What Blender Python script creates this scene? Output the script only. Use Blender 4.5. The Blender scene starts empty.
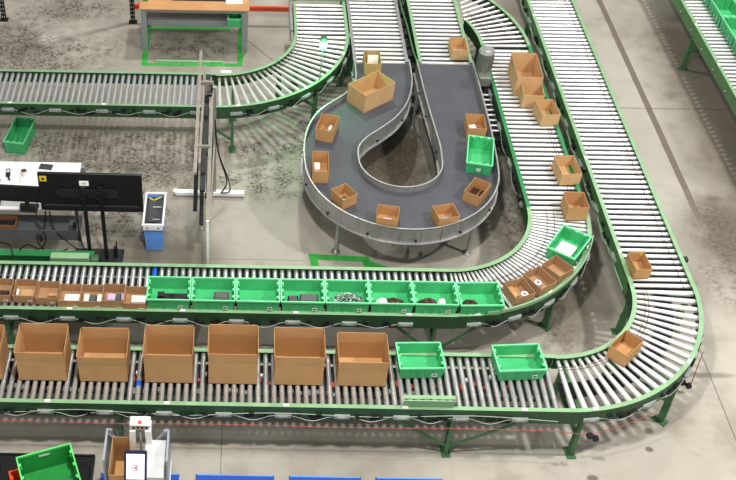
import bpy, math, random
from mathutils import Matrix, Vector
random.seed(7)
scene = bpy.context.scene
COL = scene.collection
PI = math.pi
def R(a): return math.radians(a)

# ------------------------------------------------------------------ materials
def new_mat(name):
    m = bpy.data.materials.new(name); m.use_nodes = True
    nt = m.node_tree
    return m, nt, nt.nodes['Principled BSDF'] if 'Principled BSDF' in nt.nodes else nt.nodes.new('ShaderNodeBsdfPrincipled')
def mat(name, col, rough=.5, metal=0., var=.12, scale=6., bump=0., spec=.5, emit=None, es=0., alpha=1., trans=0., fine=0.):
    m, nt, b = new_mat(name)
    b.inputs['Roughness'].default_value = rough
    b.inputs['Metallic'].default_value = metal
    b.inputs['Specular IOR Level'].default_value = spec
    tc = nt.nodes.new('ShaderNodeTexCoord')
    no = nt.nodes.new('ShaderNodeTexNoise'); no.inputs['Scale'].default_value = scale; no.inputs['Detail'].default_value = 5
    nt.links.new(tc.outputs['Object'], no.inputs['Vector'])
    rp = nt.nodes.new('ShaderNodeValToRGB')
    c0 = [max(0, c*(1-var)) for c in col]; c1 = [min(1, c*(1+var)) for c in col]
    rp.color_ramp.elements[0].position = .3; rp.color_ramp.elements[0].color = (*c0, 1)
    rp.color_ramp.elements[1].position = .7; rp.color_ramp.elements[1].color = (*c1, 1)
    nt.links.new(no.outputs['Fac'], rp.inputs['Fac'])
    nt.links.new(rp.outputs['Color'], b.inputs['Base Color'])
    if bump:
        n2 = nt.nodes.new('ShaderNodeTexNoise'); n2.inputs['Scale'].default_value = scale*8
        nt.links.new(tc.outputs['Object'], n2.inputs['Vector'])
        bp = nt.nodes.new('ShaderNodeBump'); bp.inputs['Strength'].default_value = bump; bp.inputs['Distance'].default_value = .01
        nt.links.new(n2.outputs['Fac'], bp.inputs['Height']); nt.links.new(bp.outputs['Normal'], b.inputs['Normal'])
    if emit:
        b.inputs['Emission Color'].default_value = (*emit, 1); b.inputs['Emission Strength'].default_value = es
    b.inputs['Alpha'].default_value = alpha
    b.inputs['Transmission Weight'].default_value = trans
    return m

def hexc(r, g, b):
    f = lambda c: ((c/255+.055)/1.055)**2.4 if c > 10 else c/255/12.92
    return (f(r), f(g), f(b))

M = {}
M['green_paint']  = mat('green_paint', hexc(138,172,134), .42, 0, .10, 5, .1)
M['rail_web_shaded']     = mat('rail_web_shaded', hexc(50,84,54), .5, 0, .14, 7)  # rail green darkened for the side faces, their shade painted in
M['web_lit']    = mat('rail_web_lit', hexc(86,130,84), .5, 0, .14, 7)  # lighter web for left-facing rails, the brighter side light painted in
M['band']         = mat('drive_band_brown', hexc(110,74,66), .6, 0, .1)
M['dark_green']   = mat('dark_green', hexc(70,112,74), .5, 0, .16, 7)
M['vivid_green']  = mat('vivid_green', hexc(52,134,80), .45, 0, .10, 5)
M['roller']       = mat('roller_steel', (.84,.84,.83), .34, .55, .05, 20)
M['roller_mid']   = mat('roller_mid', (.62,.63,.64), .38, .7, .08, 20)
M['roller_dull']  = mat('roller_dull', (.50,.50,.49), .42, .6, .12, 20)
M['worn_alu']     = mat('worn_aluminium', hexc(150,144,134), .5, .2, .15, 9)
M['steel']        = mat('galvanised', (.55,.55,.54), .38, .8, .15, 9)
M['alu']          = mat('aluminium', (.42,.42,.41), .42, .5, .14, 10)
M['grey_paint']   = mat('grey_paint', hexc(142,146,148), .5, 0, .06)
M['motor_grey']   = mat('motor_grey', hexc(128,130,122), .5, .2, .12)
M['dark_metal']   = mat('dark_metal', hexc(48,50,50), .45, .3, .2)
M['black']        = mat('black_plastic', hexc(28,29,31), .38, 0, .15)
M['rubber']       = mat('rubber', hexc(22,22,24), .7, 0, .15)
M['controller']   = mat('controller_grey', hexc(150,156,152), .45, 0, .15, 12)
M['white_plastic']= mat('white_plastic', hexc(232,232,228), .4, 0, .04)
M['white_paper']  = mat('white_paper', hexc(246,244,240), .7, 0, .02)
M['cable_white']  = mat('cable_white', hexc(168,176,164), .5, 0, .05)
M['cable_black']  = mat('cable_black', hexc(26,26,28), .5, 0, .05)
M['red_rope']     = mat('red_rope', hexc(160,84,80), .6, 0, .08)
M['orange_paint'] = mat('orange_paint', hexc(214,92,62), .5, 0, .08)
M['orange_plastic']= mat('orange_plastic', hexc(232,92,36), .5, 0, .06)
M['red_tube']     = mat('red_tube', hexc(196,88,66), .5, 0, .2, 30)
M['blue']         = mat('blue_plastic', hexc(110,166,240), .4, 0, .06)
M['blue_mat']     = mat('blue_mat', hexc(42,84,170), .6, 0, .10, 14, .2)
M['blue_roll']    = mat('blue_roll', hexc(36,98,190), .5, 0, .05)
M['wood']         = mat('wood_top', hexc(196,152,106), .5, 0, .12, 3)
M['brown_wood']   = mat('brown_wood', hexc(128,92,60), .6, 0, .12, 5)
M['desk_white']   = mat('desk_white', hexc(236,236,234), .4, 0, .03)
M['smoke']        = mat('smoked_panel', hexc(96,98,102), .25, 0, .12, 4)
M['lining']       = mat('dark_lining', hexc(72,72,76), .55, 0, .2, 8)
M['yellow']       = mat('yellow', hexc(216,196,66), .5, 0, .05)
M['coffee']       = mat('coffee', hexc(120,74,46), .3, 0, .05)
M['dark_grey_box']= mat('dark_grey_box', hexc(88,92,88), .5, 0, .08)
M['purple']       = mat('purple', hexc(150,82,150), .5, 0, .1)
M['lilac']        = mat('lilac_wrap', hexc(196,176,206), .4, 0, .1)
M['red_print']    = mat('red_print', hexc(220,88,78), .5, 0, .05)
M['magenta']      = mat('magenta_print', hexc(170,48,120), .5, 0, .05)
M['brown_goods']  = mat('brown_goods', hexc(74,50,42), .5, 0, .3, 30)
M['label_grey']   = mat('label_grey', hexc(196,206,196), .6, 0, .25, 60)
M['ink']          = mat('ink', hexc(40,42,44), .6, 0, .05)
M['screen_dark']  = mat('screen_dark', hexc(30,34,60), .3, 0, .1)
M['screen_white'] = mat('screen_white', hexc(238,238,248), .4, 0, .02, emit=(.9,.9,1), es=.35)
M['clear']        = mat('frosted_clear', hexc(172,178,184), .35, 0, .08, 8, alpha=.72)
M['silver']       = mat('brushed_silver', hexc(212,214,216), .35, .3, .12, 5)
M['beacon']       = mat('beacon_lens', hexc(60,255,140), .3, 0, .02, emit=(.12,1,.4), es=6)
M['tape']         = mat('floor_tape_green', hexc(64,168,76), .6, 0, .16, 9)
M['tape_pale']    = mat('floor_tape_pale', hexc(140,196,140), .6, 0, .10, 9)
M['belt']         = mat('belt_rubber', hexc(84,85,91), .62, 0, .10, 3, .3)
M['foil']         = mat('foil', (.75,.75,.75), .25, .8, .9, 45, .6)

def cardboard(name, c, var=.07):
    m, nt, b = new_mat(name)
    tc = nt.nodes.new('ShaderNodeTexCoord')
    n = nt.nodes.new('ShaderNodeTexNoise'); n.inputs['Scale'].default_value = 5; n.inputs['Detail'].default_value = 8
    w = nt.nodes.new('ShaderNodeTexWave'); w.inputs['Scale'].default_value = 60; w.inputs['Distortion'].default_value = .5
    mx = nt.nodes.new('ShaderNodeMath'); mx.operation = 'MULTIPLY_ADD'; mx.inputs[1].default_value = .12
    rp = nt.nodes.new('ShaderNodeValToRGB')
    rp.color_ramp.elements[0].position = .25; rp.color_ramp.elements[0].color = (*[v*(1-var*1.6) for v in c], 1)
    rp.color_ramp.elements[1].position = .8; rp.color_ramp.elements[1].color = (*[v*(1+var) for v in c], 1)
    nt.links.new(tc.outputs['Object'], n.inputs['Vector']); nt.links.new(tc.outputs['Object'], w.inputs['Vector'])
    nt.links.new(w.outputs['Fac'], mx.inputs[0]); nt.links.new(n.outputs['Fac'], mx.inputs[2])
    nt.links.new(mx.outputs[0], rp.inputs['Fac']); nt.links.new(rp.outputs['Color'], b.inputs['Base Color'])
    b.inputs['Roughness'].default_value = .75; b.inputs['Specular IOR Level'].default_value = .25
    return m
M['card']       = cardboard('cardboard', hexc(192,154,110))
M['card_warm']  = cardboard('cardboard_warm', hexc(192,152,106))
M['card_dark']  = cardboard('cardboard_dark', hexc(176,142,108))
M['card_light'] = cardboard('cardboard_light', hexc(204,170,128))
M['tape_tan']   = mat('packing_tape', hexc(214,178,120), .3, 0, .05)
M['tote']       = mat('tote_green', hexc(78,182,122), .42, 0, .10, 6)
M['tote_rim']   = mat('tote_rim', hexc(120,214,156), .4, 0, .05)
M['tote_deep']  = mat('tote_deep', hexc(44,148,72), .45, 0, .12, 6)
M['tote_deep_rim'] = mat('tote_deep_rim', hexc(110,208,120), .4, 0, .05)

# ---------------------------------------------------------------- mesh helper
class MB:
    def __init__(s): s.v = []; s.f = []; s.sm = []; s.mi = []; s.cur = 0
    def add(s, vs, fs, smooth=False):
        o = len(s.v); s.v += [tuple(p) for p in vs]; s.f += [tuple(i+o for i in f) for f in fs]; s.sm += [smooth]*len(fs); s.mi += [s.cur]*len(fs)
        return s
    def box(s, c, d, rz=0, rx=0, ry=0, taper=1., bev=0.):
        x, y, z = d[0]/2, d[1]/2, d[2]/2
        if bev and min(d) > bev*2.5:
            b = bev; vs = []; 
            for (zz, ins) in ((-z, b), (-z+b, 0), (z-b, 0), (z, b)):
                X, Y = x-ins, y-ins
                k = max(b*.6, .0005) if not ins else .0005
                vs += [(-X+k,-Y,zz),(X-k,-Y,zz),(X,-Y+k,zz),(X,Y-k,zz),(X-k,Y,zz),(-X+k,Y,zz),(-X,Y-k,zz),(-X,-Y+k,zz)]
            fs = [tuple(reversed(range(8)))]
            for L in range(3):
                for i in range(8):
                    a, b2 = L*8+i, L*8+(i+1) % 8; fs.append((a, b2, b2+8, a+8))
            fs.append(tuple(range(24, 32)))
        else:
            t = taper
            vs = [(-x*t,-y*t,-z),(x*t,-y*t,-z),(x*t,y*t,-z),(-x*t,y*t,-z),(-x,-y,z),(x,-y,z),(x,y,z),(-x,y,z)]
            fs = [(3,2,1,0),(4,5,6,7),(0,1,5,4),(1,2,6,5),(2,3,7,6),(3,0,4,7)]
        mt = Matrix.Translation(c) @ Matrix.Rotation(rz,4,'Z') @ Matrix.Rotation(ry,4,'Y') @ Matrix.Rotation(rx,4,'X')
        return s.add([mt @ Vector(p) for p in vs], fs)
    def quad(s, a, b, c, d, t=.004):
        a, b, c, d = map(Vector, (a, b, c, d)); n = (b-a).cross(d-a).normalized()*t
        return s.add([a,b,c,d,a+n,b+n,c+n,d+n], [(3,2,1,0),(4,5,6,7),(0,1,5,4),(1,2,6,5),(2,3,7,6),(3,0,4,7)])
    def cyl(s, p0, p1, r0, r1=None, seg=14, cap=True):
        r1 = r0 if r1 is None else r1
        p0, p1 = Vector(p0), Vector(p1); d = (p1-p0).normalized()
        u = d.orthogonal().normalized(); w = d.cross(u)
        vs = []
        for p, r in ((p0, r0), (p1, r1)):
            for i in range(seg):
                a = 2*PI*i/seg; vs.append(p + u*math.cos(a)*r + w*math.sin(a)*r)
        s.add(vs, [(i, (i+1) % seg, (i+1) % seg+seg, i+seg) for i in range(seg)], True)
        if cap:
            s.add(vs[:seg], [tuple(reversed(range(seg)))]); s.add(vs[seg:], [tuple(range(seg))])
        return s
    def tube(s, pts, r, seg=7):
        pts = [Vector(p) for p in pts]
        vs = []; n = len(pts); u = None
        for i, p in enumerate(pts):
            d = (pts[min(i+1, n-1)]-pts[max(i-1, 0)]).normalized()
            if u is None: u = d.orthogonal().normalized()
            u = (u - d*u.dot(d)).normalized(); w = d.cross(u)
            for k in range(seg):
                a = 2*PI*k/seg; vs.append(p+u*math.cos(a)*r+w*math.sin(a)*r)
        fs = []
        for i in range(n-1):
            for k in range(seg):
                a, b = i*seg+k, i*seg+(k+1) % seg; fs.append((a, b, b+seg, a+seg))
        s.add(vs, fs, True)
        s.add(vs[:seg], [tuple(reversed(range(seg)))]); s.add(vs[-seg:], [tuple(range(seg))])
        return s
    def sweep(s, path, normals, prof, top=None):
        """path: list of (x,y); normals: outward 2D unit vectors; prof: list of (offset_out, z), counter clockwise"""
        n = len(path); k = len(prof); vs = []
        for (x, y), (nx, ny) in zip(path, normals):
            for (o, z) in prof: vs.append((x+nx*o, y+ny*o, z))
        fs = []
        for i in range(n-1):
            for j in range(k):
                a, b = i*k+j, i*k+(j+1) % k
                fs.append((a, b, b+k, a+k))
        fs.append(tuple(reversed(range(k)))); fs.append(tuple(range((n-1)*k, n*k)))
        s.add(vs, fs)
        if top is not None:
            base = len(s.mi)-len(fs); q = 0
            for i in range(n-1):
                for j in range(k):
                    a, b = prof[j], prof[(j+1) % k]
                    s.mi[base+q] = 0 if (a[1] >= top and b[1] >= top) else 1
                    q += 1
        return s
    def build(s, name, material, parent=None, loc=(0,0,0), rot=(0,0,0), off=None, label=None, kind=None):
        me = bpy.data.meshes.new(name)
        vs = s.v
        if off is not None: vs = [(p[0]-off[0], p[1]-off[1], p[2]-off[2]) for p in vs]
        me.from_pydata(vs, [], s.f)
        for m_ in (material if isinstance(material, (list, tuple)) else [material]): me.materials.append(m_)
        me.polygons.foreach_set('material_index', s.mi)
        me.polygons.foreach_set('use_smooth', s.sm)
        me.validate(); me.update()
        import bmesh as _b
        bm = _b.new(); bm.from_mesh(me); _b.ops.recalc_face_normals(bm, faces=bm.faces); bm.to_mesh(me); bm.free()
        o = bpy.data.objects.new(name, me); COL.objects.link(o)
        if parent: o.parent = parent
        o.location = loc; o.rotation_euler = rot
        if label: o['label'] = label
        if kind: o['kind'] = kind
        return o

def thing(name, label, cat, loc=(0,0,0), rz=0, group=None):
    o = bpy.data.objects.new(name, None); COL.objects.link(o); o.empty_display_size = .1
    o.location = loc; o.rotation_euler = (0, 0, rz)
    o['label'] = label; o['category'] = cat
    if group: o['group'] = group
    return o
def tag(o, label, cat, group=None):
    o['label'] = label; o['category'] = cat
    if group: o['group'] = group
    return o
def copy_tree(o, parent=None):
    c = o.copy(); COL.objects.link(c); c.parent = parent
    for ch in list(o.children): copy_tree(ch, c)
    return c
def lin(a, b, n): return [a+(b-a)*i/(n-1) for i in range(n)]
def catmull(pts, k=6):
    out = []; P = [pts[0]]+list(pts)+[pts[-1]]
    for i in range(1, len(P)-2):
        p0, p1, p2, p3 = P[i-1], P[i], P[i+1], P[i+2]
        for j in range(k):
            t = j/k
            out.append(tuple(.5*((2*p1[d])+(-p0[d]+p2[d])*t+(2*p0[d]-5*p1[d]+4*p2[d]-p3[d])*t*t+(-p0[d]+3*p1[d]-3*p2[d]+p3[d])*t**3) for d in range(len(p1))))
    out.append(tuple(pts[-1])); return out
def normals2(path, side):
    n = len(path); out = []
    for i in range(n):
        a, b = path[max(i-1, 0)], path[min(i+1, n-1)]
        dx, dy = b[0]-a[0], b[1]-a[1]; L = math.hypot(dx, dy) or 1
        out.append((dy/L*side, -dx/L*side))      # side=+1: right hand of travel
    return out

# -------------------------------------------------------------------- setting
def floor_material():
    m, nt, b = new_mat('concrete_floor')
    N = nt.nodes; L = nt.links
    geo = N.new('ShaderNodeNewGeometry')
    sep = N.new('ShaderNodeSeparateXYZ'); L.new(geo.outputs['Position'], sep.inputs[0])
    def noise(scale, detail=5, rough=.55, vec=None):
        n = N.new('ShaderNodeTexNoise'); n.inputs['Scale'].default_value = scale; n.inputs['Detail'].default_value = detail
        n.inputs['Roughness'].default_value = rough
        L.new(vec or geo.outputs['Position'], n.inputs['Vector']); return n.outputs['Fac']
    def math_(op, a, b=None, clamp=False):
        n = N.new('ShaderNodeMath'); n.operation = op; n.use_clamp = clamp
        for i, v in enumerate((a, b)):
            if v is None: continue
            if isinstance(v, (int, float)): n.inputs[i].default_value = v
            else: L.new(v, n.inputs[i])
        return n.outputs[0]
    def smooth(v, lo, hi):
        n = N.new('ShaderNodeMapRange'); n.interpolation_type = 'SMOOTHSTEP'; n.clamp = True
        L.new(v, n.inputs['Value']); n.inputs['From Min'].default_value = lo; n.inputs['From Max'].default_value = hi
        return n.outputs['Result']
    def mix(f, c0, c1):
        n = N.new('ShaderNodeMix'); n.data_type = 'RGBA'
        if isinstance(f, (int, float)): n.inputs['Factor'].default_value = f
        else: L.new(f, n.inputs['Factor'])
        for k, c in (('A', c0), ('B', c1)):
            s = [i for i in n.inputs if i.name == k and i.type == 'RGBA'][0]
            if isinstance(c, tuple): s.default_value = (*c, 1)
            else: L.new(c, s)
        return [o for o in n.outputs if o.type == 'RGBA'][0]
    big = noise(.55, 4); mid = noise(2.6, 6); fine = noise(20, 8, .75); grit = noise(60, 5, .8)
    base = mix(smooth(big, .35, .65), hexc(158,152,141), hexc(180,174,163))
    base = mix(math_('MULTIPLY', smooth(mid, .42, .72), .45), base, hexc(136,130,118))
    wob = math_('MULTIPLY', math_('SUBTRACT', mid, .5), 1.3)
    def blob(cx, cy, rx, ry):
        dx = math_('DIVIDE', math_('SUBTRACT', sep.outputs['X'], cx), rx)
        dy = math_('DIVIDE', math_('SUBTRACT', sep.outputs['Y'], cy), ry)
        r = math_('SQRT', math_('ADD', math_('MULTIPLY', dx, dx), math_('MULTIPLY', dy, dy)))
        r = math_('ADD', r, wob)
        return math_('SUBTRACT', 1., smooth(r, .45, 1.15))
    speck = math_('MULTIPLY', smooth(math_('ADD', math_('MULTIPLY', fine, .55), math_('MULTIPLY', grit, .45)), .455, .545), 1.0)
    speckb = math_('MULTIPLY', speck, smooth(grit, .38, .62))
    mid2 = noise(5.5, 4)
    speck = math_('MULTIPLY', speck, smooth(mid2, .36, .60))
    def dirt_shade(blobs, col, amt, mask, prev):
        acc = None
        for bb in blobs:
            v = blob(*bb); acc = v if acc is None else math_('MAXIMUM', acc, v)
        return mix(math_('MULTIPLY', math_('MULTIPLY', acc, mask), amt, True), prev, col)
    dark = hexc(84,74,62)
    c = dirt_shade([(-3.3,14.7,1.4,1.6),(-1.6,11.7,1.2,.75),(-2.6,11.6,1.5,.6),(2.2,11.9,.6,1.6),(.35,11.5,.9,.5),(-.8,14.9,.9,.5),(-2.9,16.0,1.0,.5),(3.9,10.2,.5,2.0),(1.3,12.8,.7,.6),(-1.6,12.3,2.6,.4),(.6,12.3,1.0,.5),(7.0,9.6,1.2,1.0),(-1.5,10.6,.8,.8)], hexc(74,65,54), .95, speck, base)
    c = dirt_shade([(2.2,11.8,.7,1.7),(6.7,10.6,.9,.9),(4.1,9.6,.6,1.3),(7.5,13.0,1.1,4.0),(6.9,10.2,.8,.8),(3.4,11.9,.35,1.4),(-1.0,10.0,1.0,.5),(2.7,7.9,1.6,.25)], hexc(104,96,82), .85, .85, c)  # the long blob below the far right line paints its shadow in with dirt
    c = dirt_shade([(-2.98,15.9,.45,.35),(-1.1,11.75,.7,.45),(-3.5,14.6,.8,.7),(6.4,10.7,.5,.7),(2.3,12.2,.45,.8)], hexc(74,60,46), .9, speckb, c)
    c = dirt_shade([(6.0,13.6,.45,3.6),(-2.6,15.4,.8,.4),(1.0,14.5,.8,.4),(.5,10.4,.9,.8),(4.6,6.6,1.5,.8),(6.4,8.2,1.0,1.5)], hexc(182,177,166), .6, 1., c)
    # general fine freckling
    c = mix(math_('MULTIPLY', smooth(grit, .60, .70), .35), c, hexc(120,112,100))
    c = mix(math_('MULTIPLY', smooth(grit, .28, .40), -0.0), c, c)
    # scuffed white paint cross on the floor, upper left
    def band(expr, lo, hi):
        return math_('MULTIPLY', math_('GREATER_THAN', expr, lo), math_('LESS_THAN', expr, hi))
    X, Y = sep.outputs['X'], sep.outputs['Y']
    wht = math_('MULTIPLY', blob(-3.05,15.0,.33,.2), smooth(fine, .5, .56))
    c = mix(math_('MULTIPLY', wht, .75), c, hexc(236,228,216))
    # worn dark strip running away from the camera on the right
    st = math_('MULTIPLY', band(math_('ADD', X, math_('MULTIPLY', wob, .02)), 6.24, 6.335), smooth(math_('ADD', Y, wob), 10.7, 11.5))
    c = mix(math_('MULTIPLY', st, .85), c, hexc(108,98,86))
    # saw-cut control joints and a thin floor crack
    def joint(v, at_, w=.006):
        return band(math_('ADD', v, math_('MULTIPLY', math_('SUBTRACT', fine, .5), .006)), at_-w, at_+w)
    jx = math_('MAXIMUM', math_('MULTIPLY', joint(X, -.12, .004), math_('LESS_THAN', Y, 7.6)), math_('MULTIPLY', joint(X, 5.57), math_('LESS_THAN', Y, 8.9)))
    jy = math_('MAXIMUM', math_('MULTIPLY', joint(Y, 13.42, .012), math_('MULTIPLY', math_('GREATER_THAN', X, 5.4), smooth(fine, .3, .6))), math_('MULTIPLY', joint(Y, 9.93, .004), math_('LESS_THAN', X, .9)))
    c = mix(math_('MULTIPLY', math_('MAXIMUM', jx, jy), .7), c, hexc(84,76,66))
    crack = math_('MULTIPLY', joint(math_('ADD', X, math_('MULTIPLY', Y, .7)), 10.72, .012), math_('GREATER_THAN', Y, 14.0))
    c = mix(math_('MULTIPLY', math_('MULTIPLY', crack, math_('LESS_THAN', X, 1.5)), .7), c, hexc(96,88,78))
    # oil stain near the right hand bend
    oil = math_('MAXIMUM', math_('MAXIMUM', blob(3.86,6.66,.07,.05), blob(4.63,7.30,.06,.05)), blob(4.57,7.05,.05,.04))
    c = mix(math_('MULTIPLY', oil, .8), c, hexc(98,90,80))
    c = mix(math_('MULTIPLY', blob(5.45,8.12,.5,.05), .55), c, hexc(110,100,88))
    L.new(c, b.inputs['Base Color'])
    b.inputs['Roughness'].default_value = .55; b.inputs['Specular IOR Level'].default_value = .3
    bp = N.new('ShaderNodeBump'); bp.inputs['Strength'].default_value = .15; bp.inputs['Distance'].default_value = .01
    L.new(fine, bp.inputs['Height']); L.new(bp.outputs['Normal'], b.inputs['Normal'])
    return m
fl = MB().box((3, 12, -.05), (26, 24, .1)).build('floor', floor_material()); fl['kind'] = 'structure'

wl = MB().box((3, 24.05, 5.5), (26, .1, 11)).build('wall_back', mat('wall_paint', hexc(150,150,148), .8)); wl['kind'] = 'structure'
# ------------------------------------------------------------ roller conveyors
ZR, RR = .726, .024            # roller axis height and radius: goods ride at z = .75
RAIL_OUT = [(0,.58),(-.028,.58),(-.028,.586),(-.007,.586),(-.007,.772),(-.040,.772),(-.040,.78),(0,.78)]
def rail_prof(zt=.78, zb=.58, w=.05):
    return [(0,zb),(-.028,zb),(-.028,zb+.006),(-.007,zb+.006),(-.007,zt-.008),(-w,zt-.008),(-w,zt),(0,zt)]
def roller_mesh(L, r0=RR, r1=RR, name='roller', m='roller', bands=(), bm='band'):
    mb = MB()
    mb.cur = 1
    for bo in bands: mb.cyl((L/2-bo-.004,0,0), (L/2-bo+.004,0,0), max(r0,r1)+.0018, seg=14)
    mb.cur = 0
    mb.cyl((-L/2+.012,0,0), (L/2-.012,0,0), r0, r1, 16)
    mb.cyl((-L/2,0,0), (-L/2+.012,0,0), r0*.45, r0*.45, 8)
    mb.cyl((L/2-.012,0,0), (L/2,0,0), r1*.45, r1*.45, 8)
    me = mb.build(name, [M[m], M[bm]])
    return me
def put_rollers(root, L, poses, r0=RR, r1=RR, m='roller', bands=(), z=None):
    """poses: list of (x, y, rz) in world; the roller axis runs along local x"""
    z = .75-max(r0,r1)*.98 if z is None else z; src = roller_mesh(L, r0, r1, m=m, bands=bands); ox, oy, oz = root.location; first = True
    for (x, y, a) in poses:
        o = src if first else src.copy()
        if not first: COL.objects.link(o)
        first = False
        o.parent = root; o.location = (x-ox, y-oy, z-oz); o.rotation_euler = (0, 0, a)
def stand(root, p, q, name='leg', foot=True, h=.60, m='dark_green'):
    """an H stand under a conveyor: two posts p and q (world xy) each with a foot plate, and a crossbar"""
    off = root.location
    d = Vector((q[0]-p[0], q[1]-p[1], 0)); a = math.atan2(d.y, d.x)
    for (x, y) in (p, q):
        mb = MB(); mb.box((x, y, h/2+.01), (.06, .035, h), a); mb.box((x, y, .16), (.075, .045, .30), a)
        leg = mb.build('leg', M[m], root, off=off)
        f = MB().box((x, y, .005), (.16, .10, .01), a)
        for sx in (-.06, .06): f.cyl((x+sx*math.cos(a), y+sx*math.sin(a), .01), (x+sx*math.cos(a), y+sx*math.sin(a), .022), .009, seg=8)
        f.build('foot_plate', M[m], leg)
        bpy.data.objects[leg.name].children[0].data.transform(Matrix.Translation(-Vector(off)))
    c = (Vector((p[0],p[1],0))+Vector((q[0],q[1],0)))/2
    MB().box((c.x, c.y, .34), (d.length, .03, .05), a).box((c.x, c.y, .59), (d.length, .04, .05), a).build('crossbar', M[m], root, off=off)
def brace(root, a, b, m='dark_green'):
    a, b = Vector(a), Vector(b); d = b-a; c = (a+b)/2
    L = math.hypot(d.x, d.y)
    MB().box(c, (d.length, .012, .035), math.atan2(d.y, d.x), 0, -math.atan2(d.z, L)).build('brace', M[m], root, off=root.location)
def droop(p, q, sag, n=9):
    p, q = Vector(p), Vector(q)
    return [p.lerp(q, t)+Vector((0,0,-sag*4*t*(1-t))) for t in lin(0,1,n)]
def electronics(root, pts, normal_side, spacing, start=.1, tags=True, z=.66, cable=True, size=(.17,.03,.05)):
    """grey controller boxes with cables between them along the outside of a rail, world xy polyline pts"""
    off = root.location
    nn = normals2(pts, normal_side)
    # arc length sampling
    S = [0]
    for i in range(1, len(pts)): S.append(S[-1]+math.hypot(pts[i][0]-pts[i-1][0], pts[i][1]-pts[i-1][1]))
    def at(s):
        s = max(0, min(S[-1], s))
        for i in range(1, len(S)):
            if s <= S[i]+1e-9:
                t = (s-S[i-1])/(S[i]-S[i-1]); a, b = pts[i-1], pts[i]
                n = Vector((nn[i][0], nn[i][1], 0)) if t > .5 else Vector((nn[i-1][0], nn[i-1][1], 0))
                return Vector((a[0]+(b[0]-a[0])*t, a[1]+(b[1]-a[1])*t, 0)), n, math.atan2(b[1]-a[1], b[0]-a[0])
    s = start; prev = None; k = 0
    while s < S[-1]-.08:
        p, n, a = at(s)
        c = p+n*(size[1]/2)+Vector((0,0,z))
        bx = MB(); bx.box(c, size, a, bev=.004); bx.box(c+n*.018+Vector((0,0,.0)), (size[0]*.6,.012,size[2]*.55), a)
        bx.build('controller_box', M['controller'], root, off=off)
        dr = Vector((math.cos(a), math.sin(a), 0))
        if cable:
            ends = (c-dr*size[0]/2, c+dr*size[0]/2)
            if prev is not None:
                midp, mn, _ = at(s-spacing/2)
                m_ = midp+mn*.03+Vector((0,0,z-.05-random.random()*.03))
                q = catmull([prev, prev+dr*.06+Vector((0,0,-.02)), m_, ends[0]-dr*.06+Vector((0,0,-.015)), ends[0]], 5)
                MB().tube(q, .0045, 6).build('cable', M['cable_white'], root, off=off)
                midp2, mn2, a2 = at(s-spacing*.42)
                d = MB()
                for dz, w in ((.028,.06),(-.02,.10),(.02,.04),(-.045,.12),(.0,.05)):
                    ss = s-spacing*(.25+.5*random.random()); pp, n3, a3 = at(ss)
                    MB().box(pp+n3*.012+Vector((0,0,z+dz)), (w,.02,.026), a3).build('wiring_block', M['rubber'], root, off=off)
            prev = ends[1]
        if tags and k % 2 == 0:
            t_, n_, a_ = at(s+.03)
            MB().box(t_-n_*.02+Vector((0,0,.785)), (.06,.03,.012), a_).build('reflector', M['white_plastic'], root, off=off)
        s += spacing; k += 1

def straight(label, p0, p1, w, pitch, m='roller', loc=None, ends=(0,0), group=None, bands=None, green='green_paint', rails=(1,1), shift=0., rr=.027, web=None, gap_shade=None):
    """centre line p0->p1 with overall width w over the rails"""
    p0, p1 = Vector((*p0,0)), Vector((*p1,0)); d = p1-p0; L = d.length; u = d.normalized(); n = Vector((u.y,-u.x,0))
    root = thing('roller_conveyor', label, 'conveyor', tuple(p0), 0, group)
    for k, sgn in enumerate((1,-1)):
        if not rails[k]: continue
        path = [tuple((p0+u*L*t+n*sgn*w/2)[:2]) for t in (0,.5,1)]
        MB().sweep(path, [(n.x*sgn, n.y*sgn)]*3, rail_prof(), .77).build('side_rail', [M[green], M[web or 'rail_web_shaded']], root, off=root.location)
    cnt = int(L/pitch); a = math.atan2(n.y, n.x)
    if gap_shade:
        MB().box(tuple(p0+u*L/2+n*gap_shade[0]+Vector((0,0,.655))), (L, gap_shade[1], .012), math.atan2(u.y,u.x)).build('gap_shade_sheet', M['rubber'], root, off=root.location)  # added dark sheet standing in for the shade between the rollers
    put_rollers(root, w-.05, [tuple((p0+u*(pitch*(i+.5)+shift))[:2])+(a,) for i in range(cnt)], rr, rr, m=m, bands=bands or ())
    return root
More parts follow.
